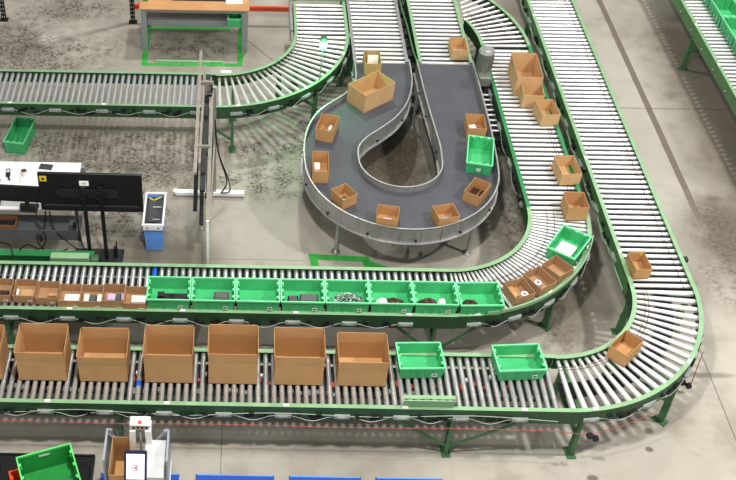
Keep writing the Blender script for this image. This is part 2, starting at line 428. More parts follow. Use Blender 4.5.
def arc(label, c, ri, ro, a0, a1, n, m='roller', clip=None, green='green_paint', r0=.019, r1=.027, bands=(.12,.16), inner_rail=True, gap_shade=0.):
    root = thing('curved_roller_conveyor', label, 'conveyor', (c[0], c[1], 0))
    A = lin(R(a0), R(a1), 40)
    for r, s in ((ri,-1),(ro,1)):
        if s < 0 and not inner_rail: continue
        path = [(c[0]+r*math.cos(t), c[1]+r*math.sin(t)) for t in A]
        nor = [(s*math.cos(t), s*math.sin(t)) for t in A]
        if clip and s < 0:
            sel = [i for i, p in enumerate(path) if p[0] > clip]; path = [path[i] for i in sel]; nor = [nor[i] for i in sel]
        MB().sweep(path, nor, rail_prof(), .77).build('side_rail', [M[green], M['rail_web_shaded']], root, off=root.location)
    st = (R(a1)-R(a0))/n
    L = ro-ri-.05; rm = (ro+ri)/2
    if not clip:
        put_rollers(root, L, [(c[0]+rm*math.cos(R(a0)+st*(i+.5)), c[1]+rm*math.sin(R(a0)+st*(i+.5)), R(a0)+st*(i+.5)) for i in range(n)], r0, r1, m)
    else:
        for i in range(n):
            t = R(a0)+st*(i+.5); rin = ri+.025
            if c[0]+rin*math.cos(t) < clip: rin = (clip-c[0])/math.cos(t)+.01
            rout = ro-.025
            if rout-rin < .15: continue
            o = roller_mesh(rout-rin, .022, .025, m=m)
            rm = (rin+rout)/2
            o.parent = root; o.location = (rm*math.cos(t), rm*math.sin(t), ZR); o.rotation_euler = (0,0,t)
    if gap_shade:
        tp_ = [(c[0]+(ri+ro)/2*math.cos(t), c[1]+(ri+ro)/2*math.sin(t)) for t in A if not clip or c[0]+(ri+.1)*math.cos(t) > clip]
        MB().sweep(tp_, normals2(tp_, 1), [(-gap_shade/2,.649),(gap_shade/2,.649),(gap_shade/2,.661),(-gap_shade/2,.661)]).build('gap_shade_sheet', M['rubber'], root, off=root.location)  # curved dark sheet, added to darken the roller gaps like shade
    for b in bands:
        MB().tube([(c[0]+(ri+.03+b)*math.cos(t), c[1]+(ri+.03+b)*math.sin(t), ZR+.026) for t in A if not clip or c[0]+(ri+b)*math.cos(t) > clip+.05], .003, 6).build('drive_band', M['band'], root, off=root.location)
    return root
def under_rollers(root, x0, x1, y0, y1, z=.62):
    """air pipe, motor cards and wiring slung just below the rollers"""
    off = root.location
    MB().cyl((x0,y0+.075,.700), (x1,y0+.075,.700), .012, seg=8).build('air_pipe', M['red_tube'], root, off=off)
    MB().box(((x0+x1)/2, (y0+y1)/2+.08, z), (x1-x0, .42, .02)).build('gap_shade_pan', M['dark_metal'], root, off=off)  # dark pan added as the shade seen through the front rollers
    MB().box(((x0+x1)/2, y0+.125, .592), (x1-x0, .18, .006)).build('shadow_pan', M['rail_web_shaded'], root, off=off)  # added pan, widens the front rail's shadow and darkens the gaps above
    protos = {}
    for nm, yy, mm, st in (('motor_card', y0+.30, 'controller', .085), ('relay_block', y0+.43, 'red_tube', .13), ('junction_block', y0+.53, 'white_plastic', .15)):
        x = x0+.05
        while x < x1-.05:
            if nm not in protos:
                o = MB().box((0,0,0), (.035,.055,.03)).build(nm, M[mm], root); protos[nm] = o
            else:
                o = protos[nm].copy(); COL.objects.link(o)
            o.parent = root; o.location = (x+random.uniform(-.02,.02)-off[0], yy+random.uniform(-.03,.03)-off[1], z+.03-off[2]); o.scale = (random.uniform(.6,1.4), random.uniform(.6,1.4), 1)
            x += st*random.uniform(.8,1.3)

# --- front line (nearest the camera) with its bend and the long right hand line
bot = straight('long straight roller line nearest the camera, carrying the big open cartons', (-3.5,7.325), (3.5,7.325), .79, .0845, 'roller_dull', bands=None)
under_rollers(bot, -3.45, 3.45, 6.93, 7.72)
electronics(bot, [(-3.5,6.93),(0,6.93),(3.5,6.93)], 1, .62, .3, z=.655)
MB().tube(catmull([(-3.5,6.915,.70),(-2.4,6.912,.64),(-1.6,6.912,.70),(-.6,6.912,.63),(.4,6.912,.70),(1.5,6.912,.66),(2.5,6.912,.71),(3.4,6.912,.64)],8), .0045, 6).build('cable', M['cable_white'], bot, off=bot.location)
for x in (2.32, -1.2): stand(bot, (x,6.97), (x,7.68))
brace(bot, (2.32,6.95,.12), (1.72,6.95,.58)); brace(bot, (2.32,6.95,.12), (3.05,6.95,.58))
MB().box((2.03,6.96,.835), (.54,.012,.15), 0, R(12)).box((2.03,6.99,.905), (.54,.05,.01)).build('guide_plate', M['green_paint'], bot, off=bot.location)

bend = arc('wide right-hand bend of the front roller line', (3.5,8.81), 1.10, 1.88, -90, 0, 22, r0=.021, r1=.034, gap_shade=.20)
electronics(bend, [(3.5+1.88*math.cos(R(a)), 8.81+1.88*math.sin(R(a))) for a in range(-90,1,5)], 1, .7, .25, z=.65)
stand(bend, (3.68,6.98), (3.62,7.68)); stand(bend, (4.80,7.45), (4.28,7.98)); stand(bend, (4.66,8.78), (5.33,8.80))
for i, a in enumerate((-88,-76,-60,-45,-30,-15,-4)):
    pass
right = straight('long roller line running away on the right, left of the bare walkway', (4.99,8.81), (4.99,17.0), .77, .1, 'roller', bands=(.10,), rr=.0265, gap_shade=(.02,.60), web='web_lit')
electronics(right, [(4.605,17.0),(4.605,8.81)], 1, .9, .4, z=.655)
for y in (12.0, 15.0): stand(right, (4.64,y), (5.34,y))
MB().tube([(4.59,8.9,.60),(4.59,12,.60),(4.59,17,.60)], .012, 6).build('conduit', M['green_paint'], right, off=right.location)

# --- middle line with green totes
mid = straight('middle straight roller line carrying the row of green totes', (-3.5,8.64), (2.52,8.64), .78, .0835, 'roller_mid', bands=(.05,.08), gap_shade=(-.05,.42))
electronics(mid, [(-3.5,8.25),(0,8.25),(2.52,8.25)], 1, .64, .32, z=.655)
for x in (-2.6, .2, 2.3): stand(mid, (x,8.29), (x,8.99))
brace(mid, (2.3,8.27,.15), (1.85,8.27,.58)); brace(mid, (2.3,8.27,.15), (2.75,8.27,.58))
mbend = arc('tight bend of the middle roller line with short closely spaced rollers', (2.52,10.16), 1.13, 1.90, -90, 0, 36, gap_shade=.42, r0=.016, r1=.026, bands=(.22,.30))
path = [(2.52+1.90*math.cos(R(a)), 10.16+1.90*math.sin(R(a))) for a in range(-90,1,5)]
electronics(mbend, path, 1, .5, .2, z=.65)
GP = [(2.52+1.905*math.cos(R(a)), 10.16+1.905*math.sin(R(a))) for a in range(-80,-14,3)]
MB().sweep(GP, normals2(GP, 1), [(0,.79),(.012,.79),(.012,.84),(0,.84)]).build('side_guide', M['green_paint'], mbend, off=mbend.location)
stand(mbend, (3.78,8.85), (3.25,9.35)); stand(mbend, (4.37,10.05), (3.70,10.05))
mright = straight('straight roller run beside the belt loop, feeding the tight bend', (4.035,10.16), (4.035,13.9), .76, .1, 'roller', bands=(.08,.12), green='vivid_green', rr=.0265, gap_shade=(.02,.60))
electronics(mright, [(3.655,13.9),(3.655,10.16)], 1, .8, .3, z=.655, tags=False)
stand(mright, (3.69,12.3), (4.38,12.3))
merge = arc('curved merging roller section at the top centre with fanned long rollers', (1.87,13.9), 1.785, 2.545, 0, 48, 16, gap_shade=.4, clip=3.50, bands=(.14,.18))
stand(merge, (3.74,14.3), (4.36,14.45))

# --- upper left line, its bend and the cross section at the top
ul = straight('upper left straight roller line behind the desk', (-4.6,12.595), (-.33,12.595), .85, .0845, 'roller_mid', bands=(.06,))
electronics(ul, [(-4.6,12.17),(-2,12.17),(-.33,12.17)], 1, .66, .05, z=.69)
stand(ul, (-.083,12.22), (-.083,12.98)); stand(ul, (-3.9,12.22), (-3.9,12.98))
brace(ul, (-.10,12.20,.2), (-.62,12.20,.58))
ub = arc('bend of the upper left roller line under the green beacon', (-.33,14.17), 1.17, 2.00, -90, 0, 22, r0=.019, r1=.03, bands=(.05,.10))
electronics(ub, [(-.33+2.0*math.cos(R(a)), 14.17+2.0*math.sin(R(a))) for a in range(-90,1,5)], 1, .55, .3, z=.67)
stand(ub, (1.12,12.85), (.60,13.40)); stand(ub, (1.60,13.9), (.88,13.9))
uu = straight('short roller section at the top left of centre between bend and crossbar', (1.255,14.17), (1.255,15.14), .83, .115, 'roller', rr=.0265, gap_shade=(0,.72))
MB().box((1.235,15.17,.80), (.92,.05,.10)).box((1.235,15.14,.865), (.92,.10,.01)).build('crossbar_cover', M['green_paint'], uu, off=uu.location)
MB().box((.80,14.66,.79), (.035,.98,.04)).box((.78,14.66,.70), (.012,.98,.16)).build('steel_edge', M['steel'], uu, off=uu.location)

# --- two infeed/outfeed sections above the belt loop
f1 = straight('left of the two roller sections that meet the black belt loop', (2.10,13.40), (2.10,16.4), .82, .112, 'roller', green='steel', rr=.0265, gap_shade=(0,.72))
f2 = straight('right of the two roller sections that meet the black belt loop', (3.06,13.40), (3.06,16.4), .80, .112, 'roller', green='green_paint', rr=.0265, gap_shade=(0,.72))
for rt, xs in ((f1,(1.73,2.47)),(f2,(2.70,3.42))):
    stand(rt, (xs[0],14.2), (xs[1],14.2)); stand(rt, (xs[0],16.0), (xs[1],16.0))
g = MB()
for i, y in enumerate(lin(13.5,15.9,9)): g.box((2.585,y,.60+.04*(i%2)), (.10,.16,.10), bev=.01); g.cyl((2.56,y+.05,.5),(2.62,y+.1,.72),.012,seg=7)
g.build('drive_gear', M['dark_metal'], f2, off=f2.location)
MB().tube(catmull([(2.56,16.0,.79),(2.55,15.0,.80),(2.58,14.3,.82),(2.60,13.7,.80),(2.66,13.45,.72)],6), .014, 7).build('hose', M['dark_green'], f2, off=f2.location)
brace(ub, (1.66,14.15,.80), (1.83,13.55,.50), 'green_paint'); brace(ub, (1.72,14.2,.75), (1.92,13.48,.45), 'green_paint')

# --- far right line
fr = straight('roller line in the far upper right corner, carrying green totes', (7.49,8.6), (7.49,17.0), .77, .1, 'roller', green='green_paint', rr=.0265, gap_shade=(.02,.60), web='web_lit')
electronics(fr, [(7.105,17.0),(7.105,8.6)], 1, .55, .2, z=.67, cable=False, size=(.03,.02,.02))
stand(fr, (7.13,14.52), (7.85,14.52)); stand(fr, (7.13,11.3), (7.85,11.3))

def photo_eye(root, x, y, a=0):
    MB().box((x,y,.74),(.05,.07,.05),a,bev=.006).box((x,y,.70),(.03,.03,.08),a).build('photo_sensor', M['black'], root, off=root.location)
photo_eye(right, 5.41, 9.30); photo_eye(right, 4.57, 11.0); photo_eye(mright, 3.62, 10.4); photo_eye(bend, 4.62, 8.83); photo_eye(mright, 4.45, 10.9)
# ------------------------------------------------------------- black belt loop
lo = [(1.70,13.37),(1.70,13.1),(1.69,12.88),(1.63,12.66),(1.49,12.45),(1.27,12.23),(1.09,12.0),(.965,11.7),(.895,11.35)]
li = [(2.50,13.37),(2.50,13.12),(2.49,12.85),(2.44,12.55),(2.34,12.24),(2.17,11.94),(1.94,11.68),(1.74,11.48),(1.61,11.26)]
for a in range(180, 361, 15):
    lo.append((2.145+1.262*math.cos(R(a)), 10.95+1.305*math.sin(R(a)))); li.append((2.14+.55*math.cos(R(a)), 11.0+.56*math.sin(R(a))))
lo += [(3.425,11.3),(3.44,11.7),(3.445,12.3),(3.445,12.9),(3.44,13.37)]
li += [(2.705,11.3),(2.69,11.6),(2.66,12.1),(2.635,12.7),(2.62,13.37)]
LO, LI = catmull(lo, 5), catmull(li, 5)
loop = thing('belt_curve_conveyor', 'black rubber belt conveyor loop in a horseshoe with grey metal sides', 'conveyor', (2.14,10.95,0))
n = len(LO); vs = [(x,y,.749) for x, y in LO]+[(x,y,.749) for x, y in LI]+[(x,y,.735) for x, y in LO]+[(x,y,.735) for x, y in LI]
fs = [(i,i+1,n+i+1,n+i) for i in range(n-1)]+[(2*n+i,3*n+i,3*n+i+1,2*n+i+1) for i in range(n-1)]
MB().add(vs, fs).build('belt', M['belt'], loop, off=loop.location)
# pan and ribs
MB().add([(x,y,.70) for x, y in LO]+[(x,y,.70) for x, y in LI], [(i,i+1,n+i+1,n+i) for i in range(n-1)]).build('belt_pan', M['dark_metal'], loop, off=loop.location)
sp = [(0,.60),(.004,.60),(.004,.835),(.012,.835),(.012,.845),(-.008,.845),(-.008,.835),(0,.835)]
for P_, s in ((LO,-1),(LI,1)):
    nn = normals2(P_, 1 if s > 0 else -1)
    # outward from the belt
    nn = [(-a if s < 0 else -a, -b if s < 0 else -b) for a, b in nn] if False else nn
    mid_i = len(P_)//2
    o_ = P_[mid_i]; other = (LI if P_ is LO else LO)[mid_i]
    dv = (o_[0]-other[0], o_[1]-other[1]); 
    if dv[0]*nn[mid_i][0]+dv[1]*nn[mid_i][1] < 0: nn = [(-a,-b) for a, b in nn]
    MB().sweep(P_, nn, sp).build('side_guard', M['alu'], loop, off=loop.location)
    MB().sweep(P_, nn, [(.0,.598),(.03,.598),(.03,.606),(0,.606)]).build('lower_lip', M['alu'], loop, off=loop.location)
    for i in range(1, n-1, 4):
        x, y = P_[i]; a = math.atan2(nn[i][1], nn[i][0])
        MB().box((x+nn[i][0]*.008, y+nn[i][1]*.008, .72), (.008,.010,.22), a).build('seam_strip', M['steel'], loop, off=loop.location)
    for i in range(4, n-1, 9):
        x, y = P_[i]
        MB().cyl((x, y, .66), (x+nn[i][0]*.03, y+nn[i][1]*.03, .66), .014, seg=8).build('bolt_head', M['rubber'], loop, off=loop.location)
for (x, y, hh) in ((1.30,10.10,.66),(3.02,10.12,.66),(2.60,12.84,.66),(1.30,12.35,.66),(2.14,11.95-.0,.0)):
    if not hh: continue
    lg = MB().cyl((x,y,.012),(x,y,hh),.024,seg=12).build('leg', M['alu'], loop, off=loop.location)
    MB().cyl((x,y,0),(x,y,.014),.06,seg=14).cyl((x,y,.014),(x,y,.06),.03,seg=10).build('levelling_foot', M['steel'], lg, off=loop.location)
fm = MB()
for (a, b) in (((1.30,10.10,.52),(3.02,10.12,.52)), ((1.30,10.10,.50),(1.95,10.30,.50)), ((3.02,10.12,.50),(2.35,10.30,.50)), ((1.95,9.70,.50),(2.20,10.55,.50)), ((2.10,9.70,.50),(2.35,10.50,.50)), ((1.3,10.1,.5),(1.3,12.35,.5))):
    a, b = Vector(a), Vector(b); fm.box((a+b)/2, ((b-a).length,.03,.05), math.atan2(b.y-a.y, b.x-a.x))
fm.build('under_frame', M['steel'], loop, off=loop.location)
ch = MB(); 
for y in lin(11.3,12.9,40): ch.cyl((2.66,y,.585),(2.70,y,.585),.028,seg=8)
ch.build('drive_chain', M['dark_metal'], loop, off=loop.location)
MB().box((2.10,13.39,.748),(.80,.03,.012)).box((3.05,13.39,.748),(.80,.03,.012)).build('transfer_plate', M['steel'], loop, off=loop.location)

# gearmotor standing beside the belt
gm = thing('gear_motor', 'upright grey gear motor beside the right end of the belt loop', 'motor', (3.555,13.08,0))
MB().cyl((3.56,13.12,.86),(3.56,13.12,1.16),.105,seg=24).build('motor_body', M['motor_grey'], gm, off=gm.location)
fins = MB()
for k in range(16):
    a = 2*PI*k/16; fins.box((3.56+.108*math.cos(a), 13.12+.108*math.sin(a), 1.0), (.02,.008,.22), a)
fins.build('cooling_fin', M['motor_grey'], gm, off=gm.location)
MB().cyl((3.56,13.12,1.16),(3.56,13.12,1.20),.118,.10,seg=24).cyl((3.56,13.12,1.20),(3.56,13.12,1.212),.07,.06,seg=20).build('fan_cover', M['alu'], gm, off=gm.location)
MB().box((3.56,13.02,.78),(.18,.26,.17),bev=.02).build('gearbox', M['motor_grey'], gm, off=gm.location)
MB().box((3.56,13.03,.665),(.10,.10,.08)).box((3.56,12.98,.33),(.06,.06,.66)).build('bracket', M['dark_metal'], gm, off=gm.location)

# small roller bed between belt and the green run
sb = thing('roller_strip', 'narrow strip of small dark skate rollers beside the belt loop', 'conveyor', (3.55,12.3,0))
for i, y in enumerate(lin(11.9,12.75,8)):
    MB().cyl((3.495,y,.66),(3.625,y,.66),.02,seg=10).build('roller', M['steel'], sb, off=sb.location)
MB().box((3.56,12.3,.60),(.13,1.1,.02)).build('strip_bed', M['rubber'], sb, off=sb.location)
MB().box((3.56,12.0,.29),(.05,.05,.59)).build('leg', M['dark_green'], sb, off=sb.location)

# ---------------------------------------------------------------- red pull cord
rc = thing('pull_cord', 'thin red emergency pull cord strung along the front roller line', 'cord', (0,6.86,0))
MB().tube([(-3.5,6.87,.56)]+[(x,6.865,.555-.02*math.sin(x*1.3)**2) for x in lin(-3.2,3.4,20)]+[(3.75,6.85,.50)], .0045, 6).build('cord', M['red_rope'], rc, off=rc.location)
MB().tube([(3.75,6.85,.50),(4.15,6.95,.56),(4.5,7.1,.60)], .0045, 6).build('cord', M['red_rope'], rc, off=rc.location)
MB().tube([(5.22,7.85,.15),(5.22,7.9,.66)], .0045, 6).build('cord', M['red_rope'], rc, off=rc.location)
for (x,y,z) in ((3.75,6.84,.50),(3.82,6.84,.46),(5.20,7.85,.13),(5.14,7.88,.15)):
    MB().cyl((x,y-.02,z),(x,y+.02,z),.035,seg=12).build('pulley', M['dark_metal'], rc, off=rc.location)

# ------------------------------------------------------------------- cartons
def carton(label, w, d, h, x, y, yaw=0, z=.75, m='card', flaps=0., group=None, t=.005, lab=None, tape=False, lean=.04, floor_flap=True, inner=None):
    """open corrugated carton; flaps = height of the four top flaps that stand up above the crease"""
    root = thing('cardboard_box', label, 'box', (x, y, z), R(yaw), group)
    hb = h-flaps
    b = MB()
    b.box((0,0,.004), (w,d,.008))
    for s in (-1,1):
        b.box((0,s*(d/2-t/2),hb/2), (w,t,hb)); b.box((s*(w/2-t/2),0,hb/2), (t,d-2*t,hb))
    b.build('box_body', M[m], root)
    if floor_flap:
        f = MB(); f.box((-w*.26,0,.011), (w*.47-t,d-3*t,.004)); f.box((w*.26,0,.011), (w*.47-t,d-3*t,.004)); f.build('bottom_flap', M[inner or m], root)
    if flaps:
        e = lean*flaps
        for s in (-1,1):
            y0, y1 = s*(d/2-t/2), s*(d/2-t/2+e)
            v = [(-w/2+.002,y0-t/2,hb+.002),(w/2-.002,y0-t/2,hb+.002),(w/2-.002,y0+t/2,hb+.002),(-w/2+.002,y0+t/2,hb+.002),(-w/2+.002,y1-t/2,h),(w/2-.002,y1-t/2,h),(w/2-.002,y1+t/2,h),(-w/2+.002,y1+t/2,h)]
            F = [(3,2,1,0),(4,5,6,7),(0,1,5,4),(1,2,6,5),(2,3,7,6),(3,0,4,7)]
            MB().add(v, F).build('flap', M[m], root)
            x0, x1 = s*(w/2-t/2), s*(w/2-t/2+e)
            v = [(x0-t/2,-d/2+.006,hb+.002),(x0+t/2,-d/2+.006,hb+.002),(x0+t/2,d/2-.006,hb+.002),(x0-t/2,d/2-.006,hb+.002),(x1-t/2,-d/2+.006,h),(x1+t/2,-d/2+.006,h),(x1+t/2,d/2-.006,h),(x1-t/2,d/2-.006,h)]
            MB().add(v, F).build('flap', M[m], root)
    if lab:   # small printed label: (local x, z, width, height) on the near face
        lx, lz, lw, lh = lab
        l = MB().box((lx,-d/2-.0015,lz), (lw,.003,lh)).build('printed_label', M['white_paper'], root, label='small white printed label')
        MB().box((lx,-d/2-.0035,lz+lh*.12), (lw*.72,.002,lh*.3)).box((lx,-d/2-.0035,lz-lh*.25), (lw*.5,.002,lh*.12)).build('label_print', M['ink'], l)
    if tape:
        MB().box((-w*.0,-d/2-.001,h*.45),(.05,.002,h*.5)).build('packing_tape', M['tape_tan'], root)
    return root
def inside(name, label, cat, x, y, z, w, d, h, m, yaw=0, tilt=0, group=None, mesh=None):
    mb = mesh or MB().box((0,0,h/2), (w,d,h), bev=min(w,d,h)*.15)
    o = mb.build(name, M[m], None, (x,y,z), (tilt,0,R(yaw))); tag(o, label, cat, group); return o

G = 'large open cartons on the front line'
big = [(-2.85,.505,.42),(-2.02,.505,.455),(-1.376,.505,.405),(-.685,.505,.46),(-.01,.51,.49),(.685,.515,.46),(1.355,.515,.40)]
names = ['large open carton cut off by the left edge of the picture','large open carton, first whole one from the left on the front line','second whole large open carton from the left, its floor flap showing',
 'large open carton on the front line just below the first green tote','tallest large open carton on the front line, third from the right','large open carton on the front line, next to the last one on the right','lowest large open carton on the front line, directly left of a green tote']
for (x, w, h), nm in zip(big, names):
    if x < -2.8: x = -2.70
    bx = carton(nm, w, .40, h, x, 7.245+.20, 0, m='card', flaps=.15, group=G, lean=.06)

# small cartons in a row, left end of the middle line
G = 'small open cartons on the middle line'
row = [(-2.66,8.38,.115),(-2.385,8.375,.115),(-2.125,8.35,.115),(-1.865,8.30,.125),(-1.615,8.295,.125),(-1.365,8.295,.145),(-1.115,8.28,.125)]
rn = ['small open carton cut off by the left edge of the picture','small open carton with a brown pack inside, second from the left','small open carton with a brown strip inside, third from the left',
      'small open carton holding one long white pack, fourth from the left','small open carton with two white packs around a dark one','small open carton with two pale pink packs around a dark one','small open carton touching the first green tote, white pack inside']
for i, ((x,y,h), nm) in enumerate(zip(row, rn)):
    carton(nm, .248, .27, h, x-.012, y+.135, 0 if i > 2 else -1.5, m='card_dark', group=G, lab=(.07,.03,.045,.03), floor_flap=False)
def pk(nm, label, x, y, w, d, h, m, z=.758, yaw=0): return inside(nm, label, 'package', x, y, z, w, d, h, m, yaw)
pk('small_package','dark pack in the leftmost small carton',-2.66,8.47,.14,.10,.05,'brown_goods')
pk('small_package','brown pack lying in the second small carton from the left',-2.37,8.47,.17,.12,.07,'card')
pk('small_package','tiny white slip beside the brown pack in the second small carton',-2.48,8.47,.025,.09,.08,'white_paper')
pk('small_package','thin brown strip in the third small carton',-2.07,8.46,.13,.05,.06,'card_warm')
pk('small_package','long white pack in the fourth small carton from the left',-1.85,8.41,.18,.10,.075,'white_paper')
pk('small_package','left white pack in the fifth small carton',-1.69,8.41,.055,.11,.075,'white_paper')
pk('small_package','dark pack between two white packs in the fifth small carton',-1.615,8.41,.07,.11,.06,'dark_grey_box')
pk('small_package','right white pack in the fifth small carton',-1.535,8.41,.065,.11,.075,'white_paper')
pk('small_package','left pale pink pack in the sixth small carton',-1.41,8.42,.10,.10,.085,'lilac')
pk('small_package','dark pack between pale pink packs in the sixth small carton',-1.325,8.42,.05,.10,.08,'dark_grey_box')
pk('small_package','right pale pink pack in the sixth small carton',-1.275,8.42,.035,.10,.085,'lilac')
pk('small_package','long white pack in the small carton touching the first tote',-1.09,8.41,.18,.10,.07,'white_paper')

# three cartons in a chain around the tight bend
c7 = carton('small brown carton on the tight bend touching the tote with white paper', .25, .27, .14, 3.785, 9.00, 38, m='card_dark', floor_flap=False)
c8 = carton('small brown carton on the tight bend with a round white jar near its middle', .25, .30, .14, 3.535, 8.80, 33, m='card_dark', floor_flap=False)
c9 = carton('small brown carton on the tight bend touching the last tote of the row', .26, .27, .14, 3.265, 8.625, 20, m='card_dark', floor_flap=False)
for (x,y,l) in ((3.51,8.76,'round white jar in the middle carton on the tight bend'),(3.32,8.57,'round white jar in the carton nearest the tote row')):
    j = thing('jar', l, 'jar', (x,y,.758))
    MB().cyl((0,0,0),(0,0,.09),.042,seg=18).build('jar_body', M['white_plastic'], j)
    MB().cyl((0,0,.09),(0,0,.096),.018,seg=14).cyl((0,0,.02),(0,0,.05),.0425,seg=18).build('lid', M['purple'], j, label='purple lid and band')
MB().box((0,0,.004),(.11,.20,.006)).build('x', M['card']) if False else None
inside('cardboard_insert','flat brown cardboard insert in the carton nearest the tote row','insert',3.20,8.66,.76,.10,.18,.03,'card_warm',20)

# cartons on the run beside the loop
c2 = carton('tall pale carton with upright flaps and a black device inside, beside the loop', .36, .62, .33, 4.12, 12.92, -2, m='card_light', flaps=.12, lean=.03)
c3 = carton('medium carton pressed against the tall pale carton', .29, .36, .22, 4.14, 12.50, -4, m='card_light')
c4 = carton('carton turned slightly on the run, third in the cluster of three', .25, .36, .20, 4.27, 12.08, 6, m='card_light')
c5 = carton('lone carton half way down the run beside the loop', .26, .38, .19, 4.285, 10.83, 4, m='card_light')
c6 = carton('carton just above the tilted tote with white paper', .255, .30, .22, 4.225, 10.10, 0, m='card')
dv = inside('handheld_device','black handheld device lying in the tall pale carton','device',4.12,12.82,.768,.12,.22,.05,'black',35)
# carton on the right line
c10 = carton('small brown carton near the bottom of the long right-hand line', .20, .29, .16, 4.765, 9.085, 4, m='card_warm')
c11 = carton('small brown carton set askew on the wide bend', .22, .33, .18, 4.265, 7.77, -45, m='card_warm')
c10b = MB().cyl((0,0,0),(0,0,.004),.018,seg=12).build('round_sticker', M['yellow'], c10, (.07,-.0,.0))
c10b.location = (.070,.1425,.13); c10b.rotation_euler = (R(90),0,0)
# carton on right infeed
c1 = carton('small carton on the right infeed rollers just before the black belt', .235, .36, .18, 3.27, 13.68, 0, m='card_light')
# cartons around the loop
k1 = carton('small carton with a white sheet behind the large carton at the loop entry', .24, .34, .20, 1.945, 13.24, 0, m='card')
inside('paper_sheet','white printed sheet leaning in the small carton at the loop entry','paper',1.965,13.30,.80,.16,.005,.13,'white_paper',0,R(-20))
k2 = carton('large carton turned diagonally on the upper left of the belt loop', .36, .56, .30, 1.86, 12.44, -52, m='card_light', flaps=0, tape=True)
k3 = carton('small carton with a lilac and white pack, upper left of the loop', .24, .36, .20, 1.205, 11.64, -16, m='card_warm')
inside('wrapped_pack','lilac wrapped pack in the carton at the upper left of the loop','package',1.19,11.62,.765,.15,.07,.05,'lilac',-8)
inside('white_pack','small white pack next to the lilac one at the upper left of the loop','package',1.26,11.72,.765,.05,.10,.05,'white_paper',-20)
k4 = carton('small carton with a white and red pack at the left of the loop', .21, .42, .20, 1.075, 10.80, -2, m='card_warm')
inside('white_pack','white pack lying in the carton at the left of the loop','package',1.04,10.86,.765,.075,.13,.07,'white_paper',0)
inside('red_pack','small red pack under the white one at the left of the loop','package',1.045,10.73,.765,.07,.05,.06,'red_print',0)
k5 = carton('small carton turned askew with a dark and white pack, lower left of the loop', .225, .25, .17, 1.35, 10.24, 33, m='card_warm')
inside('dark_pack','dark pack with white slip in the askew carton at the lower left of the loop','package',1.34,10.21,.765,.12,.09,.05,'black',20)
inside('white_slip','white slip lying on the dark pack at the lower left of the loop','paper',1.36,10.19,.817,.06,.045,.004,'white_paper',20)
k6 = carton('small carton at the bottom left of the loop with a lilac pack', .27, .26, .17, 1.865, 9.86, -10, m='card_warm', floor_flap=False)
inside('wrapped_pack','lilac and white pack in the carton at the bottom left of the loop','package',1.87,9.85,.765,.11,.06,.05,'lilac',-10)
k7 = carton('small carton at the bottom right of the loop with a blue-grey pack', .27, .25, .17, 2.585, 9.90, 13, m='card_warm', floor_flap=False)
inside('blue_pack','small blue grey pack in the carton at the bottom right of the loop','package',2.59,9.89,.765,.10,.06,.04,'blue',25)
k8 = carton('small empty-looking dark-floored carton near the green tote on the loop', .22, .33, .17, 3.045, 10.37, -34, m='card_warm', inner='brown_goods')
k9 = carton('small carton with a white and a purple pack, above the green tote on the loop', .25, .33, .18, 3.235, 11.75, -2, m='card_warm')
inside('white_pack','white pack in the carton above the green tote on the loop','package',3.20,11.76,.765,.09,.07,.08,'white_paper',15)
inside('purple_pack','purple pack beside the white one above the green tote on the loop','package',3.29,11.72,.765,.08,.06,.06,'purple',-20)

# --------------------------------------------------------------------- totes
def tote(label, x, y, yaw=0, z=.75, w=.50, d=.36, h=.19, group=None, m='tote', rm='tote_rim', lab=True, handle=False, name='green_tote', side_lab=False):
    root = thing(name, label, 'tote', (x, y, z), R(yaw), group)
    tp = .90; t = .006
    def ring(s_, zz): X, Y = w/2*s_, d/2*s_; return [(-X,-Y,zz),(X,-Y,zz),(X,Y,zz),(-X,Y,zz)]
    def inset(rg, k): return [(p[0]-math.copysign(k,p[0]), p[1]-math.copysign(k,p[1]), p[2]) for p in rg]
    b = MB()
    o0, o1 = ring(tp, 0), ring(.975, h); i0, i1 = inset(ring(tp, .012), t), inset(ring(.975, h), t)
    v = o0+o1+i1+i0
    F = [(3,2,1,0)]+[(k,(k+1)%4,4+(k+1)%4,4+k) for k in range(4)]+[(4+k,4+(k+1)%4,8+(k+1)%4,8+k) for k in range(4)]+[(8+k,8+(k+1)%4,12+(k+1)%4,12+k) for k in range(4)]+[(12,13,14,15)]
    b.add(v, F)
    rb = b   # moulded stiffening ribs on the four walls and wells on the floor
    for k in (-.3,-.1,.1,.3):
        rb.box((w*k, -d/2*.94-.004, h*.5), (.010,.012,h*.82)); rb.box((w*k, d/2*.94+.004, h*.5), (.010,.012,h*.82))
    for s_ in (-1,1):
        for k in (-.22,.22): rb.box((s_*(w/2*.94+.004), d*k, h*.5), (.012,.010,h*.82))
        for k in (-.25,.25): rb.box((s_*(w/2*.94-.012), d*k, h*.52), (.022,.035,h*.8))
    rb.build('tote_body', M[m], root)
    r = MB(); X, Y = w/2, d/2
    for s_ in (-1,1):
        r.box((0,s_*(Y-.006),h-.006), (w,.016,.022)); r.box((s_*(X-.006),0,h-.006), (.016,d-.03,.022))
        for k in (-.30,0,.30): r.box((s_*(X-.018), d*k, h-.004), (.030,.035,.016))   # hinge lugs of the lid
    r.build('rim', M[rm], root)
    if handle:
        MB().box((0,d/2*.955-.010,h*.80), (w*.2,.006,.022)).build('hand_slot', M['label_grey'], root)
    if lab:
        l = MB().box((w*.27,-d/2*.955-.014,h*.42), (.055,.004,.042), 0, R(-8)).build('printed_label', M['label_grey'], root)
        MB().box((w*.27,-d/2*.955-.017,h*.46), (.035,.002,.012), 0, R(-8)).box((w*.27,-d/2*.955-.017,h*.34), (.040,.002,.005), 0, R(-8)).build('label_print', M['ink'], l)
    return root
G = 'green totes in a row on the middle line'
